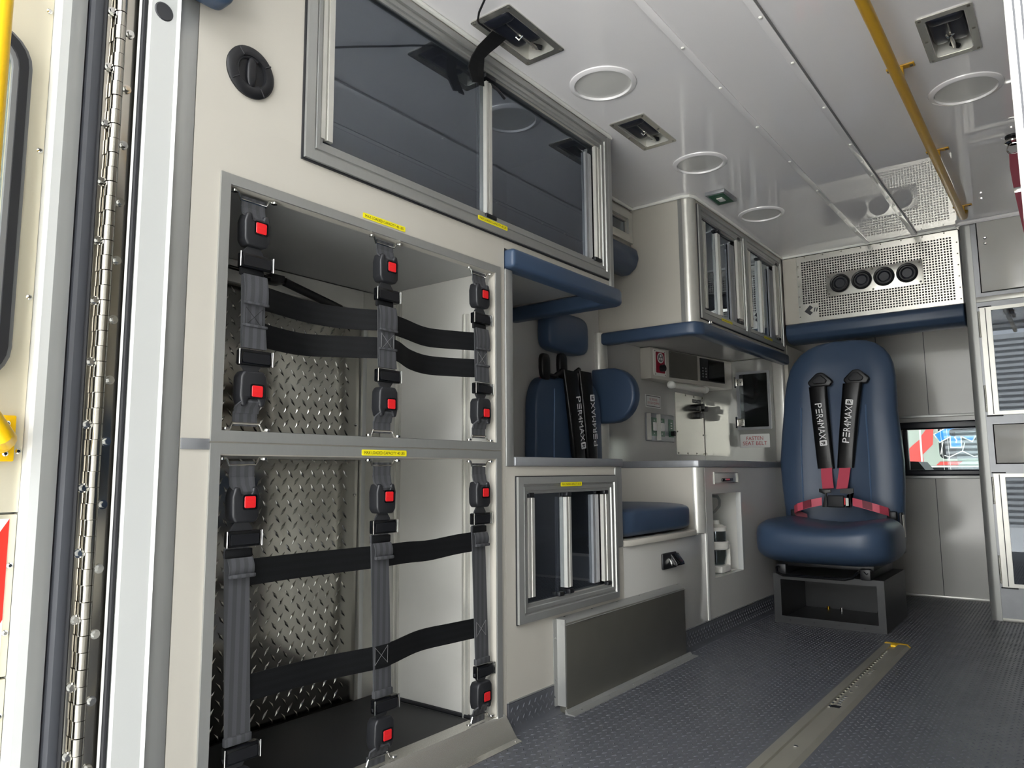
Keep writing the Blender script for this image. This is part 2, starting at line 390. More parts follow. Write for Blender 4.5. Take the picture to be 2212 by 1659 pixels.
# cove base along the left cabinets
cv = struct(MB().prism([(-0.03, 0.0), (0.012, 0.0), (0.005, 0.008), (0.003, 0.02), (0.003, 0.074), (0.0, 0.077), (-0.03, 0.077)], 'y', 1.545, 4.455).build('baseboard_left', 'floor_rubber'))
B((-0.004, 1.545, 0.0772), (0.0035, 3.99, 0.0802)).build('cap_strip', 'alum', cv)
V, F = [], []
treads(V, F, 1.55, 4.4, 0.012, 0.074, 0.026, 0.016, 0.0048, 0.0016, lambda u, v, h: (0.003+h, u, v), lambda u, v: 1.76 < u < 2.61)
stuff(rawmesh('tread_pattern', V, F, 'floor_stud', cv))
struct(MB().cyl((-0.452, 2.80, 0.705), (-0.452, 2.80, 1.268), 0.038, 28).build('trim_6', 'alum_bright'))

# ================================================================== REAR DOOR (swung open) AND HINGE
dr = thing('rear_door', 'open rear door with steel inner panel, window and yellow grab rail', 'door', (-0.04, 0.1, -0.1))
MB().box((-0.085, -0.62, -0.1), (-0.035, 0.47, 1.84), 0.008).build('door_shell', 'white_paint', dr)
MB().prism([(-0.034, 0.4225), (-0.006, 0.4235), (-0.001, 0.428), (0.001, 0.44), (-0.002, 0.446), (-0.018, 0.470), (-0.034, 0.472)], 'z', -0.1, 1.84).build('edge_flange', 'white_paint', dr)
MB().holed('x', -0.0345, -0.02, [-0.6, 0.4225], [0.609, 1.84], [(-0.2, 0.81, 0.375, 1.31)]).build('inner_panel', 'door_steel', dr)
MB().box((-0.0345, -0.6, 0.381), (-0.02, 0.4225, 0.606), 0.002).build('inner_panel', 'door_steel', dr)
MB().box((-0.0345, -0.6, -0.08), (-0.02, 0.4225, 0.378), 0.002).build('inner_panel', 'door_steel', dr)
def rrect(u0, v0, u1, v1, r, n=6):
    pts = []
    for cu, cv_, a0 in ((u1-r, v1-r, 0), (u0+r, v1-r, 90), (u0+r, v0+r, 180), (u1-r, v0+r, 270)):
        for k in range(n+1):
            a = math.radians(a0+90*k/n); pts.append((cu+r*math.cos(a), cv_+r*math.sin(a)))
    return pts
def ringplate(mb, outer, inner, axis, lo, hi):
    n = len(outer)
    def P(p, t): return {'x': (t, p[0], p[1]), 'y': (p[0], t, p[1]), 'z': (p[0], p[1], t)}[axis]
    v = [P(p, lo) for p in outer]+[P(p, hi) for p in outer]+[P(p, lo) for p in inner]+[P(p, hi) for p in inner]; f = []
    for i in range(n):
        j = (i+1) % n
        f += [(i, j, n+j, n+i), (2*n+i, 3*n+i, 3*n+j, 2*n+j), (n+i, n+j, 3*n+j, 3*n+i), (i, 2*n+i, 2*n+j, j)]
    return mb.raw(v, f)
ringplate(MB(), rrect(-0.23, 0.79, 0.397, 1.325, 0.055), rrect(-0.21, 0.81, 0.372, 1.305, 0.04), 'x', -0.0195, -0.012).build('window_seal', 'grey_plastic', dr)
ringplate(MB(), rrect(-0.225, 0.795, 0.391, 1.32, 0.05), rrect(-0.215, 0.805, 0.379, 1.31, 0.045), 'x', -0.012, -0.008).build('window_bead', 'black_rubber', dr)
B((-0.031, -0.198, 0.812), (-0.028, 0.373, 1.308)).build('pane', 'clear_glass', dr)
for z in (1.379, 1.152, 0.924, 0.696, 0.534, 0.441, 0.329, 0.2): screw(dr, (-0.0199, 0.4165, z), (1, 0, 0), 0.0042, 0.0035, 'chrome')
gr = MB().tube([(0.0, 0.392, 0.712), (0.03, 0.378, 0.716), (0.045, 0.35, 0.75), (0.045, 0.335, 0.82), (0.045, 0.333, 1.0), (0.045, 0.333, 1.84)], 0.0155, 14).build('grab_rail', 'yellow_bright', dr)
gp = MB().box((-0.0199, 0.34, 0.681), (-0.012, 0.410, 0.747), 0.002).lathe([(0.02, 0), (0.02, 0.006), (0.012, 0.014)], (-0.012, 0.388, 0.712), 'x', 20).build('mounting_plate', 'yellow_bright', gr)
for z in (0.735, 0.692): screw(gr, (-0.0119, 0.398, z), (1, 0, 0), 0.004, 0.003, 'chrome')
ch = B((-0.0199, -0.3, 0.395), (-0.0192, 0.4125, 0.600)).build('reflective_sheet', 'label_white', dr)
for k in range(4):
    y1 = 0.4122-k*0.20
    MB().prism([(y1, 0.5999), (y1, 0.46), (y1-0.035, 0.3951), (y1-0.12, 0.3951), (y1-0.06, 0.5)], 'x', -0.0192, -0.0189).build('red_chevron', 'chevron_red', ch)
MB().prism([(-0.034, 0.4725), (-0.014, 0.4735), (-0.009, 0.478), (-0.008, 0.488), (-0.011, 0.4935), (-0.034, 0.4935)], 'z', -0.1, 1.84).build('rubber_seal', 'grey_rubber', dr)
MB().cyl((-0.009, 0.4945, -0.1), (-0.009, 0.4945, 1.84), 0.0032, 8).build('seal_lip', 'black_rubber', dr)

hg = thing('piano_hinge', 'polished steel piano hinge with bolts between the open door and white jamb', 'hinge', (-0.01, 0.517, -0.1))
lf = MB().box((-0.034, 0.4975, -0.1), (-0.014, 0.5115, 1.82), 0.001).build('door_leaf', 'steel_mirror', hg)
lj = MB().box((-0.034, 0.521, -0.1), (-0.013, 0.549, 1.81), 0.001).build('jamb_leaf', 'steel_mirror', hg)
kn = None; P0 = 0.0244
for k in range(78):
    z = -0.09+k*P0
    if kn is None:
        mb = MB(); mb.cyl((-0.006, 0.5165, z+0.0006), (-0.006, 0.5165, z+P0-0.0006), 0.0092, 20)
        mb.box((-0.0145, 0.5095, z+0.0004), (-0.008, 0.5165, z+P0-0.0004)); kn = mb.build('knuckle', 'steel_mirror', hg)
        mb = MB(); mb.cyl((-0.006, 0.5172, z+0.0006), (-0.006, 0.5172, z+P0-0.0006), 0.0084, 20)
        mb.box((-0.0145, 0.5165, z+0.0004), (-0.008, 0.5235, z+P0-0.0004)); kn2 = mb.build('knuckle', 'steel_mirror', hg); kn2.location.z += P0
        base = (kn.location.copy(), kn2.location.copy())
    elif k > 1:
        src, b0 = (kn, base[0]) if k % 2 == 0 else (kn2, base[1])
        c = src.copy(); col.objects.link(c); c.location = b0+Vector((0, 0, P0*(k-(k % 2)))); 
def bolt(parent, x, y, z):
    mb = MB(); mb.cyl((x, y, z), (x+0.0018, y, z), 0.0072, 18); mb.cyl((x+0.0018, y, z), (x+0.0062, y, z), 0.0052, 6); mb.cyl((x+0.0062, y, z), (x+0.0068, y, z), 0.0042, 12)
    return mb.build('bolt', 'chrome', parent)
b1 = bolt(hg, -0.0138, 0.5055, 1.716); b2 = bolt(hg, -0.0128, 0.5350, 1.69)
for k in range(1, 19):
    for b in (b1, b2):
        c = b.copy(); col.objects.link(c); c.location = b.location-Vector((0, 0, 0.0977*k))

# ================================================================== EQUIPMENT CABINET (two strapped compartments)
ec = thing('equipment_cabinet', 'tall light grey cabinet with two open strapped compartments beside the rear door', 'cabinet', (-0.2, 1.1, 0))
MB().holed('x', -0.02, 0.0, [0.649, 1.5405], [0.0, 1.3195], [(0.722, 0.737, 1.4995, 1.190), (0.722, 0.045, 1.4995, 0.694)]).build('face_panel', 'wall_grey', ec)
MB().box((-0.02, 0.649, 1.3195), (0.0, 0.9, 1.80)).build('upper_panel', 'wall_grey', ec)
def frame(parent, P, w, t, x=0.0005, m='alum', name='frame', groove=False):
    return MB().sweepframe(P, GROOVE(w, t) if groove else FLAT(w, t), XP(x)).build(name, m, parent)
frame(ec, (0.702, 0.7185, 1.519, 1.2095), 0.0195, 0.004); frame(ec, (0.702, 0.004, 1.519, 0.7155), 0.0195, 0.004)
B((-0.001, 0.6495, 0.7035), (0.0025, 0.7015, 0.7225), 0.001).build('joint_strip', 'alum_dark', ec)
B((-0.44, 1.50, 0.004), (-0.0205, 1.5185, 1.215)).build('side_wall', 'liner_grey', ec)
B((-0.44, 0.6995, 0.004), (-0.0205, 0.7175, 1.215)).build('side_wall', 'liner_grey', ec)
B((-0.44, 0.718, 1.1965), (-0.0205, 1.4995, 1.2145)).build('top_panel', 'soffit_grey', ec)
B((-0.44, 0.718, 0.6985), (-0.0205, 1.4995, 0.7325)).build('shelf', 'liner_grey', ec)
B((-0.435, 0.722, 0.733), (-0.03, 1.484, 0.741), 0.002).build('shelf_liner', 'mat_black', ec)
B((-0.44, 0.718, 0.005), (-0.0205, 1.4995, 0.028)).build('bottom_panel', 'alum', ec)
for x0, x1, m in ((-0.108, -0.088, 'alum_bright'), (-0.370, -0.350, 'alum_bright')):
    for z0, z1 in ((0.733, 1.09 if x0 > -0.2 else 1.196), (0.03, 0.698)):
        mb = B((x0, 1.4905, z0), (x1, 1.4995, z1), 0.001); mb.box((x0+0.006, 1.486, z0), (x0+0.009, 1.491, z1)); mb.build('track_channel', m, ec)
# edge binding inside the lower compartment and its front sill
MB().tube([(-0.43, 1.493, 0.042), (-0.05, 1.493, 0.042), (-0.03, 1.48, 0.042)], 0.006, 8).build('rubber_edging', 'black_rubber', ec)
MB().prism([(-0.05, 0.029), (-0.05, 0.052), (0.0, 0.056), (0.008, 0.05), (0.04, 0.006), (0.055, 0.002), (0.055, 0.0), (0.0, 0.0), (0.0, 0.02)], 'y', 0.66, 1.53).build('sill', 'steel_brushed', ec)
for y in (1.515, 1.2): screw(ec, (0.047, y, 0.004), (0, 0, 1), 0.003, 0.002)
def caplabel(parent, y0, y1, z0, z1, x, lbs='40'):
    lb = MB().prism(rrect(y0, z0, y1, z1, 0.0025, 3), 'x', x, x+0.0006).build('capacity_label', 'label_yellow', parent)
    text('lettering', 'MAX LOADED CAPACITY %s LBS' % lbs, 'ink_black', lb, (x+0.0006, (y0+y1)/2, (z0+z1)/2), (0, 1, 0), (0, 0, 1), (z1-z0)*0.5, (y1-y0)*0.9)
    return lb
caplabel(ec, 1.039, 1.167, 1.2155, 1.2275, 0.0005)
caplabel(ec, 1.044, 1.174, 0.698, 0.7105, 0.0046)
# outer compartment door with tread plate seen at the back
cd = thing('compartment_door', 'diamond tread plate door closing the back of the strapped compartments', 'door', (-0.455, 1.1, 0.03))
B((-0.4655, 0.722, 0.03), (-0.45, 1.428, 1.135), 0.002).build('door_plate', 'plate', cd)
V, F = [], []
treads(V, F, 0.73, 1.425, 0.04, 1.13, 0.0367, 0.0275, 0.0080, 0.0020, lambda u, v, h: (-0.45+h, u, v))
stuff(rawmesh('raised_diamonds', V, F, 'plate', cd))
for z in (0.12, 0.42, 0.60, 0.80, 1.10):
    screw(cd, (-0.4499, 1.418, z), (1, 0, 0), 0.004, 0.003, 'chrome')
df = thing('door_frame', 'pale aluminium frame around the tread plate door inside the compartments', 'frame', (-0.43, 1.46, 0.03))
MB().box((-0.466, 1.432, 0.03), (-0.4405, 1.499, 1.195), 0.002).build('post', 'alum_bright', df)
B((-0.466, 1.4325, 0.03), (-0.4402, 1.448, 1.13), 0.002).build('stop_strip', 'white_paint', df)
B((-0.466, 0.72, 1.138), (-0.4405, 1.431, 1.195), 0.002).build('header', 'liner_grey', df)
gs = thing('gas_strut', 'black gas strut holding the tread plate door, under the compartment ceiling', 'strut', (-0.41, 1.1, 1.12))
MB().cyl((-0.405, 1.13, 1.157), (-0.405, 1.315, 1.118), 0.011, 14).build('cylinder', 'black', gs)
MB().cyl((-0.405, 0.97, 1.163), (-0.405, 1.13, 1.157), 0.005, 10).build('rod', 'black_gloss', gs)
MB().box((-0.44, 1.085, 1.150), (-0.40, 1.13, 1.172), 0.004).build('ball_joint', 'black', gs)
mt = tag(B((-0.44, 0.722, 0.0285), (-0.052, 1.484, 0.040), 0.003).build('shelf_mat', 'mat_black'), 'black rubber mat lining the floor of the lower compartment', 'mat')
# round black air outlet on the wall
vt = thing('air_vent', 'round black louvred air vent on the wall above the strapped compartments', 'vent', (0.0, 0.754, 1.42))
MB().lathe([(0.050, 0.0), (0.0505, 0.004), (0.047, 0.007), (0.036, 0.009), (0.031, 0.008), (0.030, 0.002), (0.0005, 0.0015)], (0.0005, 0.7535, 1.4215), 'x', 44).build('bezel', 'black', vt)
for a in (35, 125, 215, 305):
    ca, sa = math.cos(math.radians(a)), math.sin(math.radians(a))
    MB().tube([(0.0095, 0.7535+0.033*ca, 1.4215+0.033*sa), (0.0078, 0.7535+0.0485*ca, 1.4215+0.0485*sa)], 0.0015, 6).build('rib', 'black_rubber', vt)
MB().cushion((0.006, 0.7535, 1.4215), (0.005, 0.010, 0.029), 0.8).build('louvre', 'black', vt)
MB().tube([(0.004, 0.7535+0.029*math.cos(t), 1.4215+0.029*math.sin(t)) for t in [math.pi*(0.35+0.08*k) for k in range(18)]], 0.003, 6).build('inner_ring', 'black_rubber', vt)

# ================================================================== CARGO NETS
XS = -0.012
def lattice_anchor(parent, y, z, s):
    # small U-shaped footman loop with two screw feet, s=+1 hanging from above, -1 standing on a sill
    mb = MB().tube([(XS+0.004, y-0.044, z), (XS+0.002, y-0.034, z-0.001*s), (XS, y-0.027, z-0.013*s), (XS, y+0.027, z-0.013*s), (XS+0.002, y+0.034, z-0.001*s), (XS+0.004, y+0.044, z)], 0.0026, 8)
    for k in (-0.043, 0.043): mb.cyl((XS+0.004, y+k, z), (XS+0.004, y+k, z-0.004*s), 0.006, 12)
    return mb.build('anchor_loop', 'chrome', parent)
def buckle(parent, y, zweb, zend, tilt=0.0):
    # zweb: end where webbing enters; zend: latch end
    L = abs(zweb-zend); s = 1 if zweb > zend else -1
    pts = [(-0.020, 0), (0.020, 0), (0.027, 0.010), (0.028, L*0.72), (0.023, L), (0.013, L), (0.010, L-0.014), (-0.010, L-0.014), (-0.013, L), (-0.023, L), (-0.028, L*0.72), (-0.027, 0.010)]
    bk = MB().prism([(y+u+tilt*v, zend+s*v) for u, v in pts], 'x', XS-0.014, XS+0.015, 0.0045, 3).build('buckle', 'buckle_side', parent)
    cy, cz = y+0.006+tilt*L*0.5, zend+s*L*0.57
    ringplate(MB(), rrect(cy-0.0145, cz-0.0135, cy+0.0145, cz+0.0135, 0.004), rrect(cy-0.0120, cz-0.011, cy+0.0120, cz+0.011, 0.003), 'x', XS+0.015, XS+0.0162).build('button_rim', 'black_gloss', bk)
    rb = MB().prism(rrect(cy-0.0115, cz-0.0105, cy+0.0115, cz+0.0105, 0.003), 'x', XS+0.0151, XS+0.0168, 0.0008, 1).build('release_button', 'red_button', bk)
    text('lettering', 'PRESS', 'chevron_red', bk, (XS+0.0168, cy, cz), (0, 1, 0), (0, 0, 1), 0.0035, 0.016)
    tg = MB().prism([(y-0.021, zend-s*0.010), (y-0.012, zend+s*0.002), (y+0.012, zend+s*0.002), (y+0.021, zend-s*0.010), (y+0.024, zend-s*0.02), (y-0.024, zend-s*0.02)], 'x', XS-0.002, XS+0.002).build('latch_tongue', 'dark_grey', bk)
    return bk
def adjuster(parent, y, z, side=1):
    ad = MB().box((XS-0.008, y-0.030, z-0.0145), (XS+0.010, y+0.036, z+0.0145), 0.003).build('adjuster_bar', 'black_gloss', parent)
    MB().prism(rrect(y-0.026, z-0.010, y+0.030, z+0.008, 0.002, 2), 'x', XS+0.010, XS+0.0112).build('face_plate', 'black', ad)
    for k in (-0.0335, 0.0365):
        MB().box((XS+0.0075, y+k-0.0009, z-0.0145), (XS+0.0115, y+k+0.0009, z+0.0145), 0.0006, 1).build('end_plate', 'chrome', ad)
    return ad
def stitch(parent, y, z, w=0.036, h=0.036, x=None, m='grey_plastic'):
    x = XS+0.0065 if x is None else x+0.0025
    c = [(x, y-w/2, z-h/2), (x, y+w/2, z-h/2), (x, y+w/2, z+h/2), (x, y-w/2, z+h/2)]
    mb = MB()
    for a, b in ((0, 2), (1, 3), (0, 3), (1, 2)): mb.tube([c[a], c[b]], 0.0004, 4)
    return mb.build('cross_stitching', m, parent)
def vweb(parent, y, z0, z1, lean=0.0, x=XS, w=0.05, amp=0.0):
    n = 8; pts = [(x+amp*math.sin(math.pi*k/n), y+lean*(k/n), z0+(z1-z0)*k/n) for k in range(n+1)]
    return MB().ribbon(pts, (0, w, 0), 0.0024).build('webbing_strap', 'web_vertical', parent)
def neck(parent, y, z0, z1, m='web_vertical'):
    # webbing gathered from full width at z0 to the buckle throat at z1
    s = 1 if z0 > z1 else -1
    pts = [(XS, y, z0), (XS+0.003, y, z0+(z1-z0)*0.4), (XS+0.012, y, z0+(z1-z0)*0.7), (XS+0.006, y, z1)]
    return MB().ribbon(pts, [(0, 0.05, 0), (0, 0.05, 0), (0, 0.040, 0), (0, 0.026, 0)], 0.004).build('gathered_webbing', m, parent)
def hweb(parent, pts, h=0.047, name='cross_strap'):
    # smooth through pts (y, z, x)
    P = []
    for i in range(len(pts)-1):
        p0 = pts[max(i-1, 0)]; p1 = pts[i]; p2 = pts[i+1]; p3 = pts[min(i+2, len(pts)-1)]
        for k in range(6):
            t = k/6; q = []
            for d in range(3):
                q.append(0.5*((2*p1[d])+(-p0[d]+p2[d])*t+(2*p0[d]-5*p1[d]+4*p2[d]-p3[d])*t*t+(-p0[d]+3*p1[d]-3*p2[d]+p3[d])*t**3))
            P.append(q)
    P.append(list(pts[-1]))
    return MB().ribbon([(p[2], p[0], p[1]) for p in P], (0, 0, h), 0.0024).build(name, 'web_horizontal', parent)
n1 = thing('cargo_net', 'black webbing cargo net with red-button buckles across the upper compartment', 'cargo net', (XS, 1.1, 0.74))
for y, t in ((0.779, 0.004), (1.116, 0.006), (1.447, 0.008)):
    lattice_anchor(n1, y, 1.1868, 1)
    vweb(n1, y, 1.182, 1.160); neck(n1, y, 1.161, 1.130); buckle(n1, y+0.003, 1.150, 1.086)
    adjuster(n1, y+0.005, 1.058)
    B((XS-0.003, y-0.024, 1.030), (XS+0.004, y+0.026, 1.044), 0.002).build('strap_keeper', 'web_horizontal', n1)
    vweb(n1, y+0.004, 1.034, 0.893, 0.004, XS+0.002)
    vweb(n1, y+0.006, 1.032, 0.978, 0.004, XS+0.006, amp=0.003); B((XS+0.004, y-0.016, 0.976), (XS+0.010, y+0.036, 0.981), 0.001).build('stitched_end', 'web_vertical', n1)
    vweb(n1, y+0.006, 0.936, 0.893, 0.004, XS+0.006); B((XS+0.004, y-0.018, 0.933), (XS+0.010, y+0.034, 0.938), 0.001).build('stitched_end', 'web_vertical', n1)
    stitch(n1, y+0.006, 0.952, x=XS+0.0042, m='ink_black' if y < 1 else 'grey_plastic')
    adjuster(n1, y+0.010, 0.8755); buckle(n1, y+0.006, 0.784, 0.850, 0.0)
    neck(n1, y, 0.772, 0.800); vweb(n1, y-0.002, 0.748, 0.774); lattice_anchor(n1, y, 0.7405, -1)
hweb(n1, [(0.785, 0.997, XS-0.002), (0.86, 0.999, XS-0.03), (0.95, 1.0, XS-0.055), (1.03, 0.998, XS-0.04), (1.116, 1.001, XS-0.003)])
hweb(n1, [(1.116, 1.001, XS-0.003), (1.20, 0.997, XS-0.02), (1.29, 0.992, XS-0.035), (1.38, 0.995, XS-0.02), (1.458, 0.999, XS-0.002)])
hweb(n1, [(0.785, 0.927, XS-0.002), (0.86, 0.927, XS-0.035), (0.95, 0.929, XS-0.055), (1.04, 0.934, XS-0.03), (1.118, 0.938, XS-0.001), (1.16, 0.937, XS-0.002), (1.23, 0.928, XS-0.03), (1.31, 0.925, XS-0.045), (1.40, 0.927, XS-0.022), (1.458, 0.929, XS-0.002)])
n2 = thing('cargo_net', 'black webbing cargo net with red-button buckles across the lower compartment', 'cargo net', (XS, 1.1, 0.05))
for y in (0.775, 1.116, 1.446):
    d = -0.002 if y < 0.8 else 0.0
    lattice_anchor(n2, y, 0.6905, 1)
    vweb(n2, y, 0.684, 0.655); neck(n2, y, 0.656, 0.618); buckle(n2, y+0.003, 0.638, 0.574)
    adjuster(n2, y+0.003, 0.5455)
    B((XS-0.003, y-0.030, 0.512), (XS+0.006, y+0.024, 0.528), 0.002).build('strap_keeper', 'web_horizontal', n2)
    vweb(n2, y-0.006, 0.530, 0.205, 0.014, XS+0.002)
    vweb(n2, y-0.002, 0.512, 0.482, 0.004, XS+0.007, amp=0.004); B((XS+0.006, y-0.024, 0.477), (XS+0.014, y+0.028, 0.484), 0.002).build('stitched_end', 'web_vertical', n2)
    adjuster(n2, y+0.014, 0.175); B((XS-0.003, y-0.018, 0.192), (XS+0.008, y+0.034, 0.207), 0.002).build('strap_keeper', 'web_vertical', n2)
    buckle(n2, y+0.006, 0.088, 0.152, 0.0)
    if y > 0.8: stitch(n2, y, 0.278, x=XS+0.0045)
    neck(n2, y, 0.078, 0.104); vweb(n2, y-0.006, 0.058, 0.080); lattice_anchor(n2, y, 0.0600, -1)
hweb(n2, [(0.780, 0.484, XS+0.001), (0.90, 0.484, XS-0.006), (1.00, 0.483, XS-0.008), (1.116, 0.483, XS+0.001)]); hweb(n2, [(1.116, 0.483, XS+0.001), (1.20, 0.483, XS-0.008), (1.28, 0.481, XS-0.012), (1.37, 0.488, XS-0.005), (1.456, 0.491, XS+0.001)])
hweb(n2, [(0.785, 0.281, XS+0.001), (0.90, 0.279, XS-0.008), (1.00, 0.276, XS-0.01), (1.118, 0.274, XS+0.0035), (1.16, 0.276, XS), (1.25, 0.282, XS-0.012), (1.35, 0.281, XS-0.008), (1.456, 0.280, XS+0.001)])
# ================================================================== OVERHEAD CABINET 1 (large sliding doors)
def slide_handle(parent, y0, y1, z0, z1, x, m='alum_bright', t=0.012, name='door_handle'):
    w = y1-y0
    prof = [(x, y0), (x+t, y0), (x+t, y0+w*0.30), (x+t*0.55, y0+w*0.36), (x+t*0.55, y0+w*0.46), (x+t*0.9, y0+w*0.52), (x+t*0.9, y1-0.003), (x+t*0.6, y1), (x, y1)]
    return MB().prism(prof, 'z', z0, z1).build(name, m, parent)
oc = thing('overhead_cabinet', 'long overhead cabinet with two dark sliding glass doors above the strapped compartments', 'cabinet', (-0.2, 1.5, 1.27))
MB().holed('x', -0.02, 0.0, [0.9005, 2.138], [1.269, 1.802], [(0.9005, 1.269, 1.541, 1.3205), (0.925, 1.338, 2.058, 1.748)]).build('face_panel', 'wall_grey', oc)
MB().box((-0.44, 1.5415, 1.27), (-0.021, 2.123, 1.284)).box((-0.44, 0.9155, 1.321), (-0.021, 1.5415, 1.333)).build('bottom_panel', 'panel_gloss', oc)
MB().box((-0.44, 2.124, 1.27), (-0.021, 2.138, 1.802)).build('end_panel', 'wall_grey', oc)
MB().box((-0.44, 0.901, 1.321), (-0.021, 0.915, 1.802)).build('end_panel', 'wall_grey', oc)
MB().box((-0.4495, 0.901, 1.321), (-0.4405, 2.138, 1.802)).build('back_panel', 'liner_grey', oc)
MB().sweepframe((0.878, 1.297, 2.100, 1.788), GROOVE(0.046, 0.010), XP(0.0005)).build('frame', 'alum', oc)
MB().sweepframe((0.874, 1.293, 2.104, 1.792), [(0, 0), (0, 0.004), (0.004, 0.004), (0.004, 0)], XP(0.0003)).build('gasket', 'black_rubber', oc)
B((-0.0095, 0.93, 1.336), (-0.0055, 1.478, 1.75)).build('glass_door', 'smoked_glass', oc)
B((-0.0185, 1.44, 1.336), (-0.0145, 2.056, 1.75)).build('glass_door', 'smoked_glass', oc)
slide_handle(oc, 0.918, 0.952, 1.352, 1.742, -0.005)
slide_handle(oc, 1.459, 1.487, 1.345, 1.715, -0.005)
slide_handle(oc, 1.436, 1.452, 1.340, 1.745, -0.014, 'alum_dark', 0.006, 'meeting_stile')
slide_handle(oc, 1.986, 2.024, 1.340, 1.705, -0.014, 'alum_dark', 0.008, 'meeting_stile')
slide_handle(oc, 2.028, 2.064, 1.355, 1.735, -0.005)
for y, z in ((2.03, 1.347), (1.473, 1.728), (1.475, 1.336)):
    MB().box((-0.004, y-0.022, z-0.006), (0.012, y+0.022, z+0.006), 0.003).build('door_catch', 'black', oc)
MB().tube([(-0.002, 1.473, 1.72), (0.012, 1.50, 1.705), (0.014, 1.53, 1.69)], 0.004, 8).build('catch_lever', 'black', oc)
MB().prism([(-0.021, 2.1385), (-0.021, 2.112), (0.002, 2.112), (0.006, 2.116), (0.006, 2.1345), (0.002, 2.1385)], 'z', 1.27, 1.80).build('corner_post', 'alum', oc)
caplabel(oc, 1.416, 1.540, 1.3135, 1.3255, 0.0125)
# ---------------------------------------------------------------- blue bolsters
def lbolster(name, poly, z0, z1, bev, label):
    return tag(MB().prism(poly, 'z', z0, z1, bev, 4).build(name, 'blue_vinyl', None, 50), label, 'padding')
lbolster('edge_bolster', [(-0.03, 1.545), (0.030, 1.545), (0.030, 2.13), (0.022, 2.158), (-0.005, 2.172), (-0.44, 2.172), (-0.44, 2.125), (-0.03, 2.11)], 1.214, 1.2675, 0.012, 'blue padded edge under the long overhead cabinet beside the strapped compartments')
# ================================================================== OPENING AND SMALL WINDOW CABINET BELOW
tag(MB().box((-0.03, 1.542, 0.676), (0.004, 1.574, 1.212), 0.003).build('opening_post', 'alum'), 'vertical aluminium post at left of the seat opening', 'post')
tag(MB().box((-0.34, 1.5755, 0.6775), (0.008, 2.163, 0.702), 0.004).build('window_ledge', 'alum_dark'), 'grey aluminium ledge on top of the small sliding glass cabinet', 'ledge')
wc = thing('window_cabinet', 'small low cabinet with dark sliding glass doors below the grey ledge', 'cabinet', (-0.15, 1.85, 0.08))
MB().holed('x', -0.02, 0.0, [1.5415, 2.1625], [0.0775, 0.6765], [(1.628, 0.310, 2.072, 0.604)]).build('face_panel', 'wall_grey', wc)
MB().box((-0.34, 1.545, 0.0775), (-0.021, 1.56, 0.6765)).build('side_panel', 'liner_grey', wc)
MB().box((-0.34, 2.147, 0.0775), (-0.021, 2.1625, 0.6765)).build('side_panel', 'wall_grey', wc)
MB().box((-0.355, 1.545, 0.0775), (-0.341, 2.1625, 0.6765)).build('back_panel', 'liner_grey', wc)
MB().box((-0.34, 1.561, 0.285), (-0.021, 2.146, 0.30)).build('bottom_panel', 'liner_grey', wc)
MB().box((-0.33, 1.561, 0.452), (-0.08, 2.146, 0.464)).build('inner_shelf', 'liner_grey', wc)
MB().sweepframe((1.584, 0.265, 2.114, 0.648), GROOVE(0.046, 0.010), XP(0.0005)).build('frame', 'alum', wc)
MB().sweepframe((1.5815, 0.2625, 2.1165, 0.6505), [(0, 0), (0, 0.003), (0.003, 0.003), (0.003, 0)], XP(0.0003)).build('gasket', 'black_rubber', wc)
B((-0.0095, 1.632, 0.309), (-0.0055, 1.862, 0.605)).build('glass_door', 'smoked_glass', wc)
B((-0.0185, 1.80, 0.309), (-0.0145, 2.070, 0.605)).build('glass_door', 'smoked_glass', wc)
slide_handle(wc, 1.633, 1.666, 0.327, 0.591, -0.005)
slide_handle(wc, 1.820, 1.850, 0.331, 0.588, -0.005)
slide_handle(wc, 1.783, 1.800, 0.322, 0.590, -0.014, 'alum_dark', 0.006, 'meeting_stile')
slide_handle(wc, 1.988, 2.026, 0.322, 0.590, -0.014, 'alum_dark', 0.008, 'meeting_stile')
slide_handle(wc, 2.030, 2.068, 0.324, 0.590, -0.005)
for y, z in ((1.835, 0.597), (1.842, 0.319), (1.648, 0.599), (2.05, 0.597), (2.06, 0.315), (1.79, 0.317)):
    MB().box((-0.006, y-0.012, z-0.006), (0.008, y+0.012, z+0.006), 0.002).build('door_catch', 'black', wc)
MB().box((-0.03, 2.1165, 0.417), (0.004, 2.1605, 0.6765), 0.006, 3).build('corner_post', 'alum', wc)
caplabel(wc, 1.783, 1.897, 0.6195, 0.6315, 0.0125, '30')
# wheel box cover
ws = thing('wheel_box_cover', 'brushed steel box cover riveted over the lower wall panel by the floor', 'cover', (0.015, 2.17, 0))
MB().box((0.0035, 1.772, 0.0), (0.030, 2.556, 0.240), 0.005, 3).build('steel_face', 'steel_dark', ws)
MB().prism([(0.0005, 0.2405), (0.029, 0.234), (0.031, 0.236), (0.0035, 0.2535), (0.0005, 0.2535)], 'y', 1.765, 2.566).build('top_flange', 'alum', ws)
MB().prism([(0.0005, 1.750), (0.003, 1.750), (0.005, 1.764), (0.030, 1.766), (0.030, 1.772), (0.0005, 1.772)], 'z', 0.02, 0.252).build('side_flange', 'alum', ws)
MB().prism([(0.028, 0.0), (0.060, 0.0), (0.060, 0.0025), (0.036, 0.004), (0.031, 0.012), (0.028, 0.012)], 'y', 1.765, 2.585).build('floor_flange', 'alum', ws)
for y in (1.80, 1.95, 2.10, 2.25, 2.40, 2.54):
    screw(ws, (0.006, y, 0.2525), (0, 0, 1), 0.0032, 0.002, 'chrome', 'rivet'); screw(ws, (0.048, y+0.02, 0.003), (0, 0, 1), 0.0032, 0.002, 'chrome', 'rivet')
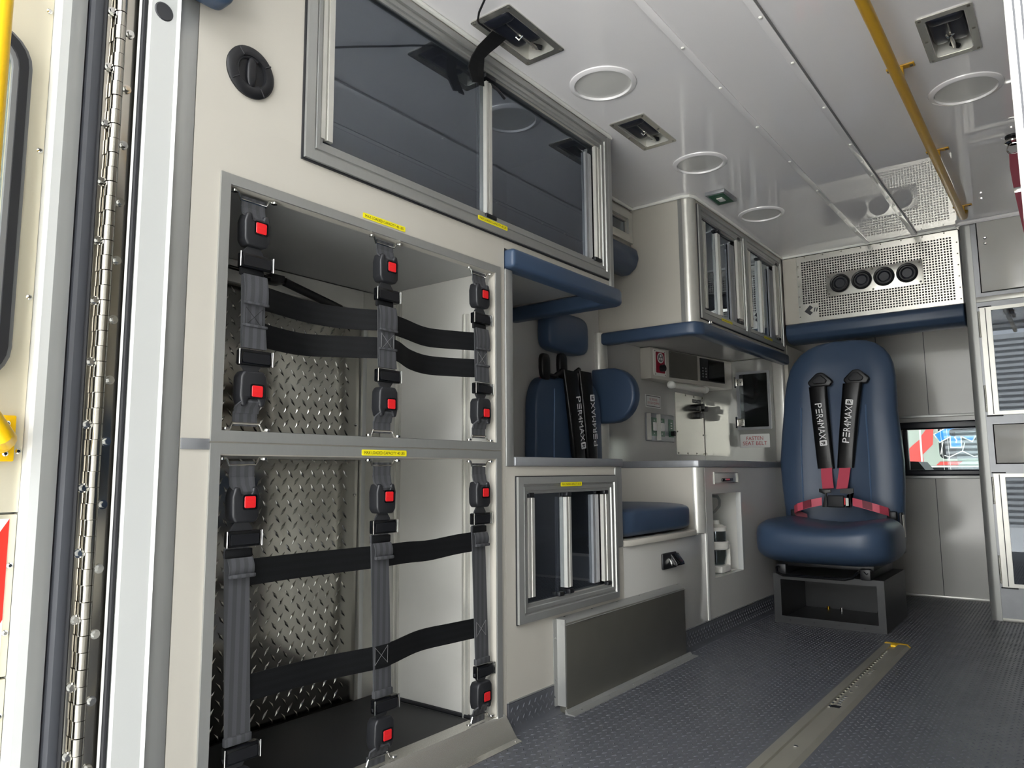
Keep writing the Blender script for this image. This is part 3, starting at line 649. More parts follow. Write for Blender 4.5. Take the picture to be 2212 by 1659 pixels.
for z in (0.09, 0.2): screw(ws, (0.0035, 1.757, z), (1, 0, 0), 0.003, 0.002, 'chrome', 'rivet')

# ================================================================== SIDE SEAT ALCOVE
sb = thing('seat_box', 'grey box under the blue seat cushion with black paddle latch', 'seat box', (-0.2, 2.5, 0.08))
MB().box((-0.02, 2.1635, 0.0775), (0.0, 2.824, 0.4155), 0.001).build('front_panel', 'panel_gloss', sb)
MB().box((-0.44, 2.1635, 0.0775), (-0.021, 2.79, 0.40)).build('body', 'liner_grey', sb)
MB().prism([(-0.44, 2.164), (0.0, 2.164), (0.012, 2.19), (0.012, 2.72), (0.0, 2.735), (-0.44, 2.735)], 'z', 0.416, 0.4365, 0.003).build('seat_board', 'wall_grey', sb)
la = MB().prism(rrect(2.433, 0.3145, 2.546, 0.3705, 0.006, 4), 'x', 0.0003, 0.008, 0.002, 2).build('latch_plate', 'black', sb)
MB().prism([(0.008, 0.365), (0.012, 0.365), (0.034, 0.335), (0.036, 0.325), (0.008, 0.325)], 'y', 2.49, 2.553, 0.003).build('paddle', 'black_gloss', la)
MB().prism([(0.008, 0.352), (0.018, 0.34), (0.02, 0.326), (0.008, 0.335)], 'y', 2.478, 2.489, 0.001).build('lock_cylinder', 'chrome', la)
bk = thing('jump_seat', 'dark blue wall-mounted jump seat with headrest, black harness pads and low cushion', 'seat', (-0.25, 2.46, 0.437))
MB().cushion((-0.190, 2.452, 0.4905), (0.190, 0.285, 0.053), 0.33, 0.22, 48, 24, lambda p: (p[0], p[1], p[2] if p[2] < 0 else p[2]*(1-0.10*p[0]*p[0]))).build('seat_cushion', 'blue_vinyl', bk, 60)
MB().cushion((-0.408, 2.452, 1.212), (0.041, 0.145, 0.080), 0.45, 0.4, 32, 20).build('headrest', 'blue_vinyl', bk, 60)
MB().cushion((-0.413, 2.462, 0.745), (0.036, 0.242, 0.285), 0.28, 0.3, 40, 24, lambda p: (p[0], p[1]*(1-0.10*max(0, p[2])**3), p[2])).build('backrest', 'blue_vinyl', bk, 60)
MB().tube([(-0.3775, 2.335, 0.98), (-0.376, 2.33, 0.9), (-0.376, 2.324, 0.75), (-0.377, 2.327, 0.6)], 0.0035, 6).build('piping', 'blue_seam', bk)
def hpad(parent, a0, a1, b0, b1, z0, z1, x, t, axis):
    # padded strap cover; (a0,a1) top edge and (b0,b1) bottom edge along u
    R = []
    n = 10
    for k in range(n+1):
        f = k/n; u0 = a0+(b0-a0)*f; u1 = a1+(b1-a1)*f; z = z0+(z1-z0)*f
        bulge = t*(0.65+0.35*math.sin(math.pi*min(1, max(0, f)))) if 0 < k < n else t*0.5
        ring = []
        for i in range(16):
            th = 2*math.pi*i/16; cu = math.copysign(abs(math.cos(th))**0.4, math.cos(th)); sn = math.copysign(abs(math.sin(th))**0.7, math.sin(th))
            u = (u0+u1)/2+(u1-u0)/2*cu; w = x+bulge*sn
            ring.append((w, u, z) if axis == 'x' else (u, w, z))
        R.append(ring)
    return MB().loft(R).build('shoulder_pad', 'black_vinyl', parent, 50)
def logo(parent, o, xd, yd, h):
    # seven letters, the E drawn as three bars, then a small rounded badge
    X, Y = Vector(xd).normalized(), Vector(yd).normalized(); o = Vector(o)
    text('lettering', 'P', 'ink_white', parent, o-X*h*2.75, X, Y, h, h*0.72)
    N = X.cross(Y)
    mb = MB()
    for k in (-0.42, 0, 0.42):
        c = o-X*h*1.87+Y*h*k+N*0.0005; a = X*h*0.34; b = Y*h*0.085
        mb.raw([c-a-b, c+a-b, c+a+b, c-a+b, c-a-b+N*0.0003, c+a-b+N*0.0003, c+a+b+N*0.0003, c-a+b+N*0.0003], [(0, 3, 2, 1), (4, 5, 6, 7), (0, 1, 5, 4), (1, 2, 6, 5), (2, 3, 7, 6), (3, 0, 4, 7)])
    mb.build('lettering', 'ink_white', parent)
    text('lettering', 'R4MAX', 'ink_white', parent, o+X*h*0.62, X, Y, h, h*3.95)
    c = o+X*h*3.15+N*0.0005; pts = [c+X*(u*h)+Y*(v*h) for u, v in rrect(-0.42, -0.55, 0.42, 0.55, 0.12, 3)]
    me = [p for p in pts]+[p+N*0.0003 for p in pts]; n = len(pts)
    MB().raw(me, [tuple(range(n)), tuple(range(2*n-1, n-1, -1))]+[(i, (i+1) % n, n+(i+1) % n, n+i) for i in range(n)]).build('logo_badge', 'ink_white', parent)
    for u, v, w, hh in ((-0.14, 0.0, 0.07, 0.30), (0.05, 0.20, 0.16, 0.07), (0.16, 0.06, 0.06, 0.16), (0.05, -0.04, 0.12, 0.06), (0.2, -0.28, 0.06, 0.07)):
        q = c+N*0.0006+X*(u*h)+Y*(v*h); a_, b_ = X*(w*h), Y*(hh*h)
        MB().raw([q-a_-b_, q+a_-b_, q+a_+b_, q-a_+b_], [(0, 1, 2, 3)]).build('badge_mark', 'black_vinyl', parent)
p1 = hpad(bk, 2.372, 2.470, 2.452, 2.528, 1.055, 0.60, -0.360, 0.014, 'x')
p2 = hpad(bk, 2.482, 2.572, 2.540, 2.612, 1.062, 0.60, -0.358, 0.015, 'x')
d1 = Vector((0, 0.10, -0.60)); logo(p1, (-0.343, 2.466, 0.86), d1, Vector((0, 0.60, 0.10)), 0.031)
d2 = Vector((0, -0.10, 0.90)); logo(p2, (-0.340, 2.562, 0.86), d2, Vector((0, -0.9, -0.10)), 0.031)
for y0, z0 in ((2.28, 1.06), (2.40, 1.075)):
    lp = MB().cushion((-0.385, y0, z0), (0.014, 0.028, 0.05), 0.5, 0.6, 20, 12, lambda p: (p[0], p[1]+(0.25*p[2]*p[2] if p[2] < 0 else 0), p[2])).build('belt_guide', 'black_vinyl', bk, 60)
    MB().tube([(-0.385, y0+0.005, z0-0.03), (-0.375, y0+0.05, z0-0.035), (-0.368, y0+0.10, z0-0.005)], 0.010, 8).build('belt_loop', 'black_vinyl', bk)
B((-0.40, 2.27, 1.015), (-0.395, 2.315, 1.045)).build('belt_webbing', 'dark_red_web', bk)
D = [(-0.487, 0.868), (-0.375, 0.866)]+[(-0.365+0.117*math.sin(math.pi*k/16), 0.984-0.118*math.cos(math.pi*k/16)) for k in range(1, 16)]+[(-0.375, 1.102), (-0.487, 1.102)]
tag(MB().prism(D, 'y', 2.735, 2.795, 0.012, 3).build('side_bolster', 'blue_vinyl', None, 50), 'D-shaped blue head bolster fixed to the silver wall column', 'padding')
# shallow upper cabinet over the seat
uc = thing('shallow_cabinet', 'shallow upper cabinet with narrow dark window at the back of the seat alcove', 'cabinet', (-0.36, 2.47, 1.62))
MB().holed('x', -0.30, -0.283, [2.14, 2.809], [1.617, 1.802], [(2.2, 1.676, 2.77, 1.742)]).build('face_panel', 'wall_grey', uc)
MB().box((-0.4495, 2.14, 1.617), (-0.301, 2.80, 1.632)).build('bottom_panel', 'wall_grey', uc)
MB().sweepframe((2.16, 1.646, 2.805, 1.785), FLAT(0.035, 0.012), XP(-0.2825)).build('frame', 'alum_bright', uc)
B((-0.294, 2.196, 1.674), (-0.29, 2.774, 1.744)).build('window_pane', 'smoked_glass', uc)
tag(MB().prism([(-0.33, 1.505), (-0.285, 1.505), (-0.25, 1.53), (-0.235, 1.57), (-0.245, 1.6155), (-0.33, 1.6155)], 'y', 2.16, 2.795, 0.012, 3).build('edge_bolster', 'blue_vinyl', None, 50), 'short blue padded edge under the shallow cabinet in the seat alcove', 'padding')

# ================================================================== WORK COUNTER AND LOWER CABINET
cc = thing('counter_cabinet', 'grey base cabinet with small drawer and open niche under the countertop', 'cabinet', (-0.2, 3.4, 0.08))
MB().holed('x', -0.02, 0.0, [2.846, 3.995], [0.0775, 0.6755], [(2.936, 0.607, 3.206, 0.656), (2.914, 0.231, 3.245, 0.568)]).build('face_panel', 'panel_gloss', cc)
MB().box((-0.45, 2.803, 0.4160), (-0.036, 2.82, 0.6755)).build('side_panel', 'wall_grey', cc)
MB().cyl((-0.036, 2.839, 0.4165), (-0.036, 2.839, 0.6755), 0.036, 36).build('corner_post', 'alum_bright', cc)
B((-0.005, 2.8255, 0.0775), (0.004, 2.845, 0.415), 0.002).build('edge_trim', 'white_bright', cc)
B((-0.45, 3.98, 0.0775), (-0.021, 3.995, 0.6755)).build('side_panel', 'liner_grey', cc)
dw = MB().box((-0.018, 2.94, 0.611), (0.003, 3.202, 0.652), 0.002).build('drawer', 'panel_gloss', cc)
MB().sweepframe((2.936, 0.607, 3.206, 0.656), [(0, 0), (0, 0.004), (0.003, 0.004), (0.003, 0)], XP(0.0002)).build('drawer_rim', 'alum_bright', dw)
MB().box((0.003, 3.01, 0.616), (0.010, 3.13, 0.630), 0.004, 3).build('finger_pull', 'black_gloss', dw)
B((0.0105, 3.04, 0.622), (0.0115, 3.085, 0.628)).build('pull_highlight', 'chrome', dw)
nl = MB().box((-0.235, 2.90, 0.216), (-0.22, 3.26, 0.583)).build('niche_back', 'liner_grey', cc)
B((-0.22, 2.90, 0.216), (-0.021, 2.9135, 0.583)).build('niche_side', 'liner_grey', cc); B((-0.22, 3.2455, 0.216), (-0.021, 3.26, 0.583)).build('niche_side', 'liner_grey', cc)
B((-0.22, 2.914, 0.216), (-0.021, 3.245, 0.2305)).build('niche_floor', 'white_paint', cc); B((-0.22, 2.914, 0.5685), (-0.021, 3.245, 0.583)).build('niche_top', 'liner_grey', cc)
B((-0.021, 3.2275, 0.2315), (0.0015, 3.2445, 0.5675), 0.001).build('niche_jamb', 'white_paint', cc)
ct = [(-0.479, 2.797), (-0.03, 2.797), (-0.006, 2.805), (0.005, 2.83), (0.005, 3.998), (-0.479, 3.998)]
tag(MB().prism(ct, 'z', 0.6765, 0.704, 0.003).build('countertop', 'alum_dark'), 'long grey metal countertop over the base cabinet with the niche', 'countertop')
# suction unit in the niche
su = thing('suction_canister', 'white suction canister with clear jar standing in the open niche', 'medical device', (-0.068, 3.10, 0.2315))
SX, SY = -0.068, 3.100
MB().box((SX-0.045, SY-0.05, 0.2315), (SX+0.045, SY+0.05, 0.262), 0.008).box((SX-0.045, SY+0.042, 0.255), (SX+0.045, SY+0.052, 0.345), 0.003).build('stand', 'white_plastic', su)
MB().lathe([(0.052, 0.0), (0.055, 0.004), (0.055, 0.03), (0.052, 0.034), (0.046, 0.034), (0.046, 0.0)], (SX, SY, 0.328), 'z', 28).build('holder_ring', 'white_plastic', su)
MB().lathe([(0.034, 0.265), (0.042, 0.30), (0.044, 0.405), (0.041, 0.405), (0.039, 0.30), (0.031, 0.268)], (SX, SY, 0), 'z', 28).build('jar', 'grey_acrylic', su)
MB().lathe([(0.0005, 0.0), (0.047, 0.0), (0.047, 0.016), (0.03, 0.026), (0.018, 0.028), (0.018, 0.045), (0.0005, 0.046)], (SX, SY, 0.405), 'z', 28).build('lid', 'white_plastic', su)
MB().tube([(SX, SY+0.02, 0.435), (SX, SY+0.055, 0.432), (SX, SY+0.068, 0.415), (SX, SY+0.05, 0.405)], 0.004, 8).build('lid_strap', 'white_plastic', su)
tag(MB().tube([(-0.07, 2.93, 0.545), (-0.06, 3.02, 0.556), (-0.05, 3.09, 0.552), (-0.05, 3.115, 0.535), (-0.05, 3.11, 0.51), (-0.055, 3.06, 0.485), (-0.07, 3.00, 0.465)], 0.006, 10).build('suction_hose', 'grey_acrylic'), 'clear plastic hose looping at the top of the niche', 'hose')
pk = thing('tubing_packet', 'clear packet of blue and white tubing lying on the niche floor', 'packet', (-0.09, 3.19, 0.2315))
MB().box((-0.16, 3.156, 0.2315), (-0.025, 3.225, 0.2355), 0.001).build('wrapper', 'white_plastic', pk)
MB().tube([(-0.04, 3.165, 0.24), (-0.07, 3.19, 0.243), (-0.11, 3.215, 0.24), (-0.07, 3.20, 0.246), (-0.05, 3.17, 0.243)], 0.0035, 6).build('tubing', 'amb_blue', pk)

# ---------------------------------------------------------------- things on the wall above the counter
cs = thing('control_console', 'grey wedge console box with red dial panel and radio under the twin cabinet', 'console', (-0.42, 3.6, 1.112))
MB().prism([(-0.4795, 3.243), (-0.422, 3.243), (-0.303, 3.994), (-0.4795, 3.994)], 'z', 1.112, 1.2665, 0.002).build('housing', 'wall_grey', cs)
A0, AD, AN = Vector((-0.42, 3.245, 0)), Vector((0.1544, 0.988, 0)), Vector((0.988, -0.1544, 0))
def cpt(s_, z, h=0.0): return A0+AD*s_+Vector((0, 0, z))+AN*h
def cpanel(pts, h0, h1, name, m, parent):
    n = len(pts); v = [cpt(a, b, h0) for a, b in pts]+[cpt(a, b, h1) for a, b in pts]
    return MB().raw(v, [tuple(range(n)), tuple(range(2*n-1, n-1, -1))]+[(i, (i+1) % n, n+(i+1) % n, n+i) for i in range(n)]).build(name, m, parent)
rp = cpanel(rrect(0.014, 1.127, 0.116, 1.258, 0.008, 4), 0.0005, 0.006, 'dial_panel', 'white_plastic', cs)
cpanel(rrect(0.030, 1.142, 0.104, 1.246, 0.005, 4), 0.006, 0.0066, 'red_field', 'panel_red', rp)
mb = MB(); mb.cyl(cpt(0.068, 1.217, 0.0066), cpt(0.068, 1.217, 0.008), 0.026, 28); mb.build('gauge_ring', 'label_white', rp)
mb = MB(); mb.cyl(cpt(0.068, 1.217, 0.008), cpt(0.068, 1.217, 0.0085), 0.021, 24); mb.build('gauge_face', 'grey_plastic', rp)
for k in range(3):
    a = math.radians(90+120*k); mb = MB(); mb.cyl(cpt(0.068+0.010*math.cos(a), 1.217+0.010*math.sin(a), 0.0085), cpt(0.068+0.010*math.cos(a), 1.217+0.010*math.sin(a), 0.0092), 0.0062, 14); mb.build('gauge_blade', 'label_white', rp)
mb = MB(); mb.cyl(cpt(0.073, 1.166, 0.0066), cpt(0.073, 1.166, 0.026), 0.017, 20); mb.build('knob', 'black', rp)
for a, b in ((0.024, 1.25), (0.106, 1.25), (0.024, 1.134), (0.106, 1.134)): screw(rp, cpt(a, b, 0.006), AN, 0.003, 0.002, 'steel_dark')
dp = cpanel([(0.148, 1.128), (0.404, 1.131), (0.404, 1.262), (0.148, 1.262)], 0.0005, 0.004, 'steel_panel', 'steel_dark', cs)
for a, b in ((0.156, 1.255), (0.30, 1.255), (0.156, 1.135), (0.30, 1.137), (0.156, 1.19)): screw(dp, cpt(a, b, 0.004), AN, 0.003, 0.002, 'chrome')
rd = cpanel([(0.433, 1.136), (0.672, 1.136), (0.672, 1.256), (0.433, 1.256)], 0.0005, 0.006, 'radio', 'black', cs)
cpanel([(0.506, 1.142), (0.664, 1.142), (0.664, 1.25), (0.506, 1.25)], 0.006, 0.010, 'screen', 'black_gloss', rd)
for k in range(4):
    for a in (0.452, 0.482):
        mb = MB(); mb.cyl(cpt(a, 1.158+0.015*k, 0.006), cpt(a, 1.158+0.015*k, 0.009), 0.0045, 10); mb.build('key', 'grey_plastic', rd)
hb = thing('grab_handle', 'white tubular grab handle under the control console', 'handle', (-0.40, 3.58, 1.07))
MB().tube([(-0.40, 3.43, 1.092), (-0.385, 3.56, 1.092), (-0.37, 3.70, 1.092), (-0.362, 3.745, 1.092)], 0.017, 16).build('bar', 'white_plastic', hb)
for p in ((-0.402, 3.425, 1.094), (-0.362, 3.75, 1.094)):
    mb = MB(); mb.cushion(p, (0.023, 0.023, 0.021), 1.0, 1.0, 20, 14); mb.build('end_cap', 'white_bright', hb)
sp = thing('switch_panel', 'metal switch plate with green panels and white rockers above the counter', 'switch panel', (-0.478, 3.43, 0.81))
MB().box((-0.4795, 3.275, 0.811), (-0.470, 3.588, 0.950), 0.003).build('plate', 'alum_dark', sp)
for y0, y1 in ((3.278, 3.305), (3.383, 3.402)):
    MB().prism([(-0.47, y0), (-0.448, y0+0.003), (-0.468, y1), (-0.47, y1)], 'z', 0.815, 0.946).build('guard_fin', 'alum_bright', sp)
for y0, y1 in ((3.322, 3.381), (3.406, 3.470), (3.520, 3.574)):
    g = B((-0.4699, y0, 0.836), (-0.468, y1, 0.928)).build('green_panel', 'pcb_green', sp)
    cy = (y0+y1)/2
    if y0 < 3.5: MB().box((-0.468, cy-0.016, 0.862), (-0.460, cy+0.016, 0.904), 0.002).build('rocker_switch', 'label_white', g)
    else:
        mb = MB(); mb.cyl((-0.468, cy+0.005, 0.855), (-0.448, cy+0.005, 0.855), 0.013, 16); mb.build('rotary_knob', 'black_gloss', g)
        for k in range(3): B((-0.468, cy-0.008, 0.878+0.013*k), (-0.4673, cy+0.010, 0.885+0.013*k)).build('printed_mark', 'label_white', g)
    for z in (0.914, 0.848):
        if y0 < 3.5: B((-0.468, cy-0.003, z-0.003), (-0.4673, cy+0.004, z+0.004)).build('printed_mark', 'label_white', g)
ns = thing('no_smoking_sign', 'small white no smoking oxygen sign on the wall above the switches', 'sign', (-0.479, 3.37, 0.978))
MB().box((-0.4795, 3.287, 0.978), (-0.4778, 3.454, 1.043), 0.0006, 1).build('plate', 'label_white', ns)
MB().sweepframe((3.295, 0.983, 3.446, 1.038), [(0, 0), (0, 0.0004), (0.003, 0.0004), (0.003, 0)], XP(-0.4777)).build('printed_border', 'ink_black', ns)
text('lettering', 'NO SMOKING', 'ink_red', ns, (-0.4777, 3.3705, 1.020), (0, 1, 0), (0, 0, 1), 0.013, 0.085)
text('lettering', 'OXYGEN EQUIPPED', 'ink_red', ns, (-0.4777, 3.3705, 1.001), (0, 1, 0), (0, 0, 1), 0.013, 0.13)
op = thing('oxygen_panel', 'polished steel access panel with black valve fittings above the counter', 'panel', (-0.478, 3.81, 0.748))
MB().box((-0.4795, 3.625, 0.748), (-0.4765, 3.992, 1.080), 0.001, 1).build('plate', 'steel_brushed', op)
for y, z in ((3.755, 1.071), (3.865, 1.071), (3.98, 1.071), (3.645, 0.757), (3.76, 0.757), (3.878, 0.757), (3.978, 0.757), (3.978, 0.862), (3.978, 0.985), (3.638, 0.87)):
    screw(op, (-0.4764, y, z), (1, 0, 0), 0.005, 0.003, 'steel_dark')
for y, z in ((3.87, 1.048), (3.93, 1.048)):
    t_ = B((-0.4764, y-0.026, z-0.010), (-0.475, y+0.026, z+0.010)).build('black_tag', 'black', op)
    for k in range(4): B((-0.475, y-0.019+0.0105*k, z-0.004), (-0.4746, y-0.012+0.0105*k, z+0.004)).build('printed_mark', 'grey_plastic', t_)
for y, z, a in ((3.838, 1.004, 30), (3.885, 1.018, 0), (3.93, 1.006, -30)):
    mb = MB(); mb.cyl((-0.4764, y, z), (-0.440, y, z), 0.014, 14); mb.box((-0.446, y-0.020, z-0.014), (-0.43, y+0.020, z+0.014), 0.004); mb.build('valve', 'black', op)
mb = MB(); mb.cyl((-0.4764, 3.882, 0.968), (-0.445, 3.882, 0.968), 0.020, 18); mb.box((-0.458, 3.85, 0.955), (-0.44, 3.915, 0.982), 0.005); mb.build('outlet', 'black', op)
B((-0.4764, 3.945, 0.965), (-0.474, 3.968, 1.03)).build('printed_plate', 'alum_dark', op)
# end partition with acrylic hatch
pp = thing('end_partition', 'glossy grey partition wall closing the far end of the counter', 'partition', (-0.25, 4.01, 0.70))
MB().holed('y', 3.999, 4.012, [-0.4795, -0.079], [0.705, 1.268], [(-0.245, 0.895, -0.108, 1.188)]).build('panel', 'partition_steel', pp)
MB().box((-0.078, 3.985, 0.705), (-0.016, 4.012, 1.2655), 0.010, 3).build('end_post', 'alum_bright', pp)
B((-0.4795, 4.10, 0.705), (-0.04, 4.11, 1.268)).build('back_panel', 'black', pp)
ht = thing('acrylic_hatch', 'clear acrylic hatch door with steel hinges above the seat belt sign', 'hatch', (-0.19, 3.99, 0.885))
ringplate(MB(), rrect(-0.279, 0.884, -0.095, 1.203, 0.006), rrect(-0.262, 0.897, -0.108, 1.190, 0.004), 'y', 3.990, 3.9988).build('frame', 'alum_dark', ht)
B((-0.2615, 3.9925, 0.8975), (-0.1085, 3.9965, 1.1895)).build('pane', 'grey_acrylic', ht)
for z in (1.147, 0.925):
    MB().cyl((-0.283, 3.985, z-0.03), (-0.283, 3.985, z+0.03), 0.006, 10).build('hinge_barrel', 'chrome', ht)
    h_ = MB().box((-0.278, 3.986, z-0.02), (-0.24, 3.9898, z+0.02), 0.001).build('hinge_leaf', 'steel_brushed', ht)
    for dx, dz in ((-0.268, 0.012), (-0.25, 0.0), (-0.268, -0.012)): screw(h_, (dx, 3.9859, z+dz), (0, -1, 0), 0.0045, 0.003, 'chrome')
fs = thing('seat_belt_sign', 'white fasten seat belt sign with red letters beside the blue chair', 'sign', (-0.19, 3.997, 0.785))
MB().prism(rrect(-0.271, 0.785, -0.110, 0.859, 0.004, 3), 'y', 3.9965, 3.9985).build('plate', 'label_white', fs)
text('lettering', 'FASTEN', 'ink_red', fs, (-0.1905, 3.9965, 0.836), (1, 0, 0), (0, 0, 1), 0.020, 0.092)
text('lettering', 'SEAT BELT', 'ink_red', fs, (-0.1905, 3.9965, 0.809), (1, 0, 0), (0, 0, 1), 0.020, 0.132)

# ================================================================== TWIN OVERHEAD CABINET
tc_ = thing('twin_cabinet', 'overhead cabinet with two side by side sliding glass units above the counter', 'cabinet', (-0.2, 3.4, 1.27))
MB().holed('x', -0.02, 0.0, [2.85, 3.996], [1.269, 1.802], [(2.905, 1.337, 3.358, 1.738), (3.452, 1.337, 3.905, 1.738)]).build('face_panel', 'wall_grey', tc_)
MB().box((-0.4795, 2.812, 1.269), (-0.058, 2.828, 1.802)).build('side_panel', 'wall_grey', tc_)
MB().box((-0.060, 2.8105, 1.269), (-0.036, 2.828, 1.802)).build('side_trim', 'alum', tc_)
MB().cyl((-0.038, 2.8485, 1.269), (-0.038, 2.8485, 1.802), 0.0382, 36).build('corner_post', 'alum_bright', tc_)
MB().box((-0.4795, 2.83, 1.270), (-0.0215, 3.98, 1.284)).build('bottom_panel', 'panel_gloss', tc_)
MB().box((-0.4795, 3.981, 1.270), (-0.0215, 3.996, 1.802)).build('side_panel', 'wall_grey', tc_)
MB().box((-0.4795, 3.40, 1.285), (-0.0215, 3.412, 1.802)).build('divider', 'liner_grey', tc_)
for y0 in (2.862, 3.409):
    fr = MB().sweepframe((y0, 1.292, y0+0.539, 1.780), GROOVE(0.044, 0.010), XP(0.0005)).build('frame', 'alum', tc_)
    MB().sweepframe((y0-0.003, 1.289, y0+0.5415, 1.783), [(0, 0), (0, 0.004), (0.003, 0.004), (0.003, 0)], XP(0.0003)).build('gasket', 'black_rubber', fr)
    B((-0.0095, y0+0.042, 1.335), (-0.0055, y0+0.25, 1.74)).build('glass_door', 'smoked_glass', tc_)
    B((-0.0185, y0+0.20, 1.335), (-0.0145, y0+0.497, 1.74)).build('glass_door', 'smoked_glass', tc_)
    slide_handle(tc_, y0+0.043, y0+0.084, 1.345, 1.722, -0.005); slide_handle(tc_, y0+0.208, y0+0.244, 1.340, 1.708, -0.005)
    slide_handle(tc_, y0+0.178, y0+0.196, 1.338, 1.735, -0.014, 'alum_dark', 0.006, 'meeting_stile')
    slide_handle(tc_, y0+0.372, y0+0.440, 1.340, 1.705, -0.012, 'alum_dark', 0.008, 'meeting_stile')
    slide_handle(tc_, y0+0.444, y0+0.508, 1.362, 1.735, -0.005)
    for y, z in ((y0+0.225, 1.72), (y0+0.47, 1.748), (y0+0.47, 1.345)):
        MB().box((-0.004, y-0.018, z-0.006), (0.010, y+0.018, z+0.006), 0.002).build('door_catch', 'black', tc_)
    caplabel(tc_, y0+0.205, y0+0.330, 1.312, 1.323, 0.0125)
B((0.0005, 2.93, 1.276), (0.014, 2.955, 1.291), 0.002).build('corner_clip', 'chrome', tc_)
lbolster('edge_bolster', [(-0.465, 2.775), (-0.03, 2.775), (0.01, 2.788), (0.030, 2.825), (0.030, 3.95), (-0.012, 3.95), (-0.03, 2.85), (-0.06, 2.825), (-0.465, 2.825)], 1.213, 1.2675, 0.012, 'long blue padded edge wrapping under the twin overhead cabinet')
# ================================================================== FRONT GRILLE ABOVE THE CHAIR
gq = thing('air_grille', 'perforated steel air grille with four round black outlets under the ceiling', 'grille', (0.45, 4.0, 1.437))
holes = []
nx, nz = 54, 24; px_, pz_ = (0.800-0.099)/nx, (1.768-1.457)/nz
for i in range(nx):
    for j in range(nz):
        x, z = 0.099+i*px_, 1.457+j*pz_
        if i < 6 and j < 6: continue
        if 0.226 < x+px_/2 < 0.668 and 1.560 < z+pz_/2 < 1.676: continue
        holes.append((x+px_*0.20, z+pz_*0.20, x+px_*0.82, z+pz_*0.82))
MB().holed('y', 3.9995, 4.003, [0.077, 0.828], [1.438, 1.797], holes).build('perforated_plate', 'steel_brushed', gq)
MB().box((0.077, 4.20, 1.438), (0.828, 4.21, 1.80)).box((0.077, 4.004, 1.438), (0.828, 4.20, 1.442)).box((0.07, 4.004, 1.438), (0.0765, 4.2, 1.80)).box((0.8285, 4.004, 1.438), (0.834, 4.2, 1.80)).box((0.077, 4.004, 1.798), (0.828, 4.2, 1.803)).build('duct_box', 'black', gq)
B((0.004, 3.9985, 1.438), (0.0765, 4.003, 1.797)).build('filler_panel', 'wall_grey', gq)
vp = B((0.223, 3.9945, 1.557), (0.671, 3.9992, 1.679), 0.001).build('outlet_plate', 'steel_brushed', gq)
for k in range(4):
    cx = 0.2915+k*0.1037
    ou = MB().lathe([(0.0485, 0.0), (0.0485, -0.005), (0.045, -0.009), (0.039, -0.007), (0.036, -0.001), (0.0005, -0.0005)], (cx, 3.994, 1.621), 'y', 32).build('round_outlet', 'black', vp)
    MB().lathe([(0.030, 0), (0.030, -0.004), (0.026, -0.006), (0.022, -0.002), (0.0005, -0.002)], (cx, 3.9934, 1.621), 'y', 20).build('swivel_ring', 'navy_plastic', ou)
for x, z in ((0.236, 1.665), (0.236, 1.571), (0.4465, 1.671), (0.4465, 1.565), (0.659, 1.668), (0.659, 1.569)): screw(vp, (x, 3.9944, z), (0, -1, 0), 0.005, 0.003, 'steel_dark')
for x, z in [(0.12+0.093*k, 1.790) for k in range(8)]+[(0.82, 1.46+0.055*k) for k in range(6)]+[(0.084, 1.47+0.055*k) for k in range(6)]:
    screw(gq, (x, 3.9994, z), (0, -1, 0), 0.0035, 0.002, 'steel_dark')
lg = MB().prism([(0.106, 1.497), (0.135, 1.528), (0.150, 1.514), (0.134, 1.499), (0.148, 1.487), (0.134, 1.474)], 'y', 3.9985, 3.9994).prism([(0.152, 1.49), (0.158, 1.512), (0.163, 1.512), (0.157, 1.49)], 'y', 3.9985, 3.9994).prism([(0.164, 1.49), (0.170, 1.512), (0.174, 1.508), (0.169, 1.49)], 'y', 3.9985, 3.9994).build('maker_emblem', 'dark_grey', gq)
tag(MB().prism([(4.10, 1.336), (4.02, 1.336), (3.985, 1.348), (3.966, 1.372), (3.963, 1.41), (3.975, 1.430), (3.998, 1.4365), (4.12, 1.4365)], 'x', 0.012, 0.83, 0.006, 2).build('edge_bolster', 'blue_vinyl', None, 50), 'blue padded edge below the perforated steel grille', 'padding')
struct(MB().box((-0.02, 4.015, 0.0), (0.0, 4.455, 1.33)).build('trim_7', 'wall_grey'))
# window through the bulkhead
w1 = thing('window_1', 'horizontal pass-through window with dark rubber rails beside the blue chair', 'window', (0.6, 4.46, 0.63))
MB().box((0.31, 4.438, 0.873), (0.837, 4.4995, 0.912), 0.008, 3).build('top_rail', 'navy_plastic', w1)
MB().box((0.31, 4.438, 0.628), (0.837, 4.4995, 0.658), 0.008, 3).build('bottom_rail', 'navy_plastic', w1)
B((0.435, 4.465, 0.658), (0.450, 4.495, 0.873), 0.003).build('mullion', 'alum', w1); B((0.452, 4.468, 0.658), (0.476, 4.495, 0.873), 0.003).build('mullion', 'black', w1)
B((0.478, 4.478, 0.659), (0.879, 4.481, 0.872)).build('pane', 'clear_glass', w1)
B((0.70, 4.472, 0.664), (0.879, 4.4745, 0.855)).build('sliding_pane', 'clear_glass', w1)
struct_w = w1; w1['kind'] = 'structure'
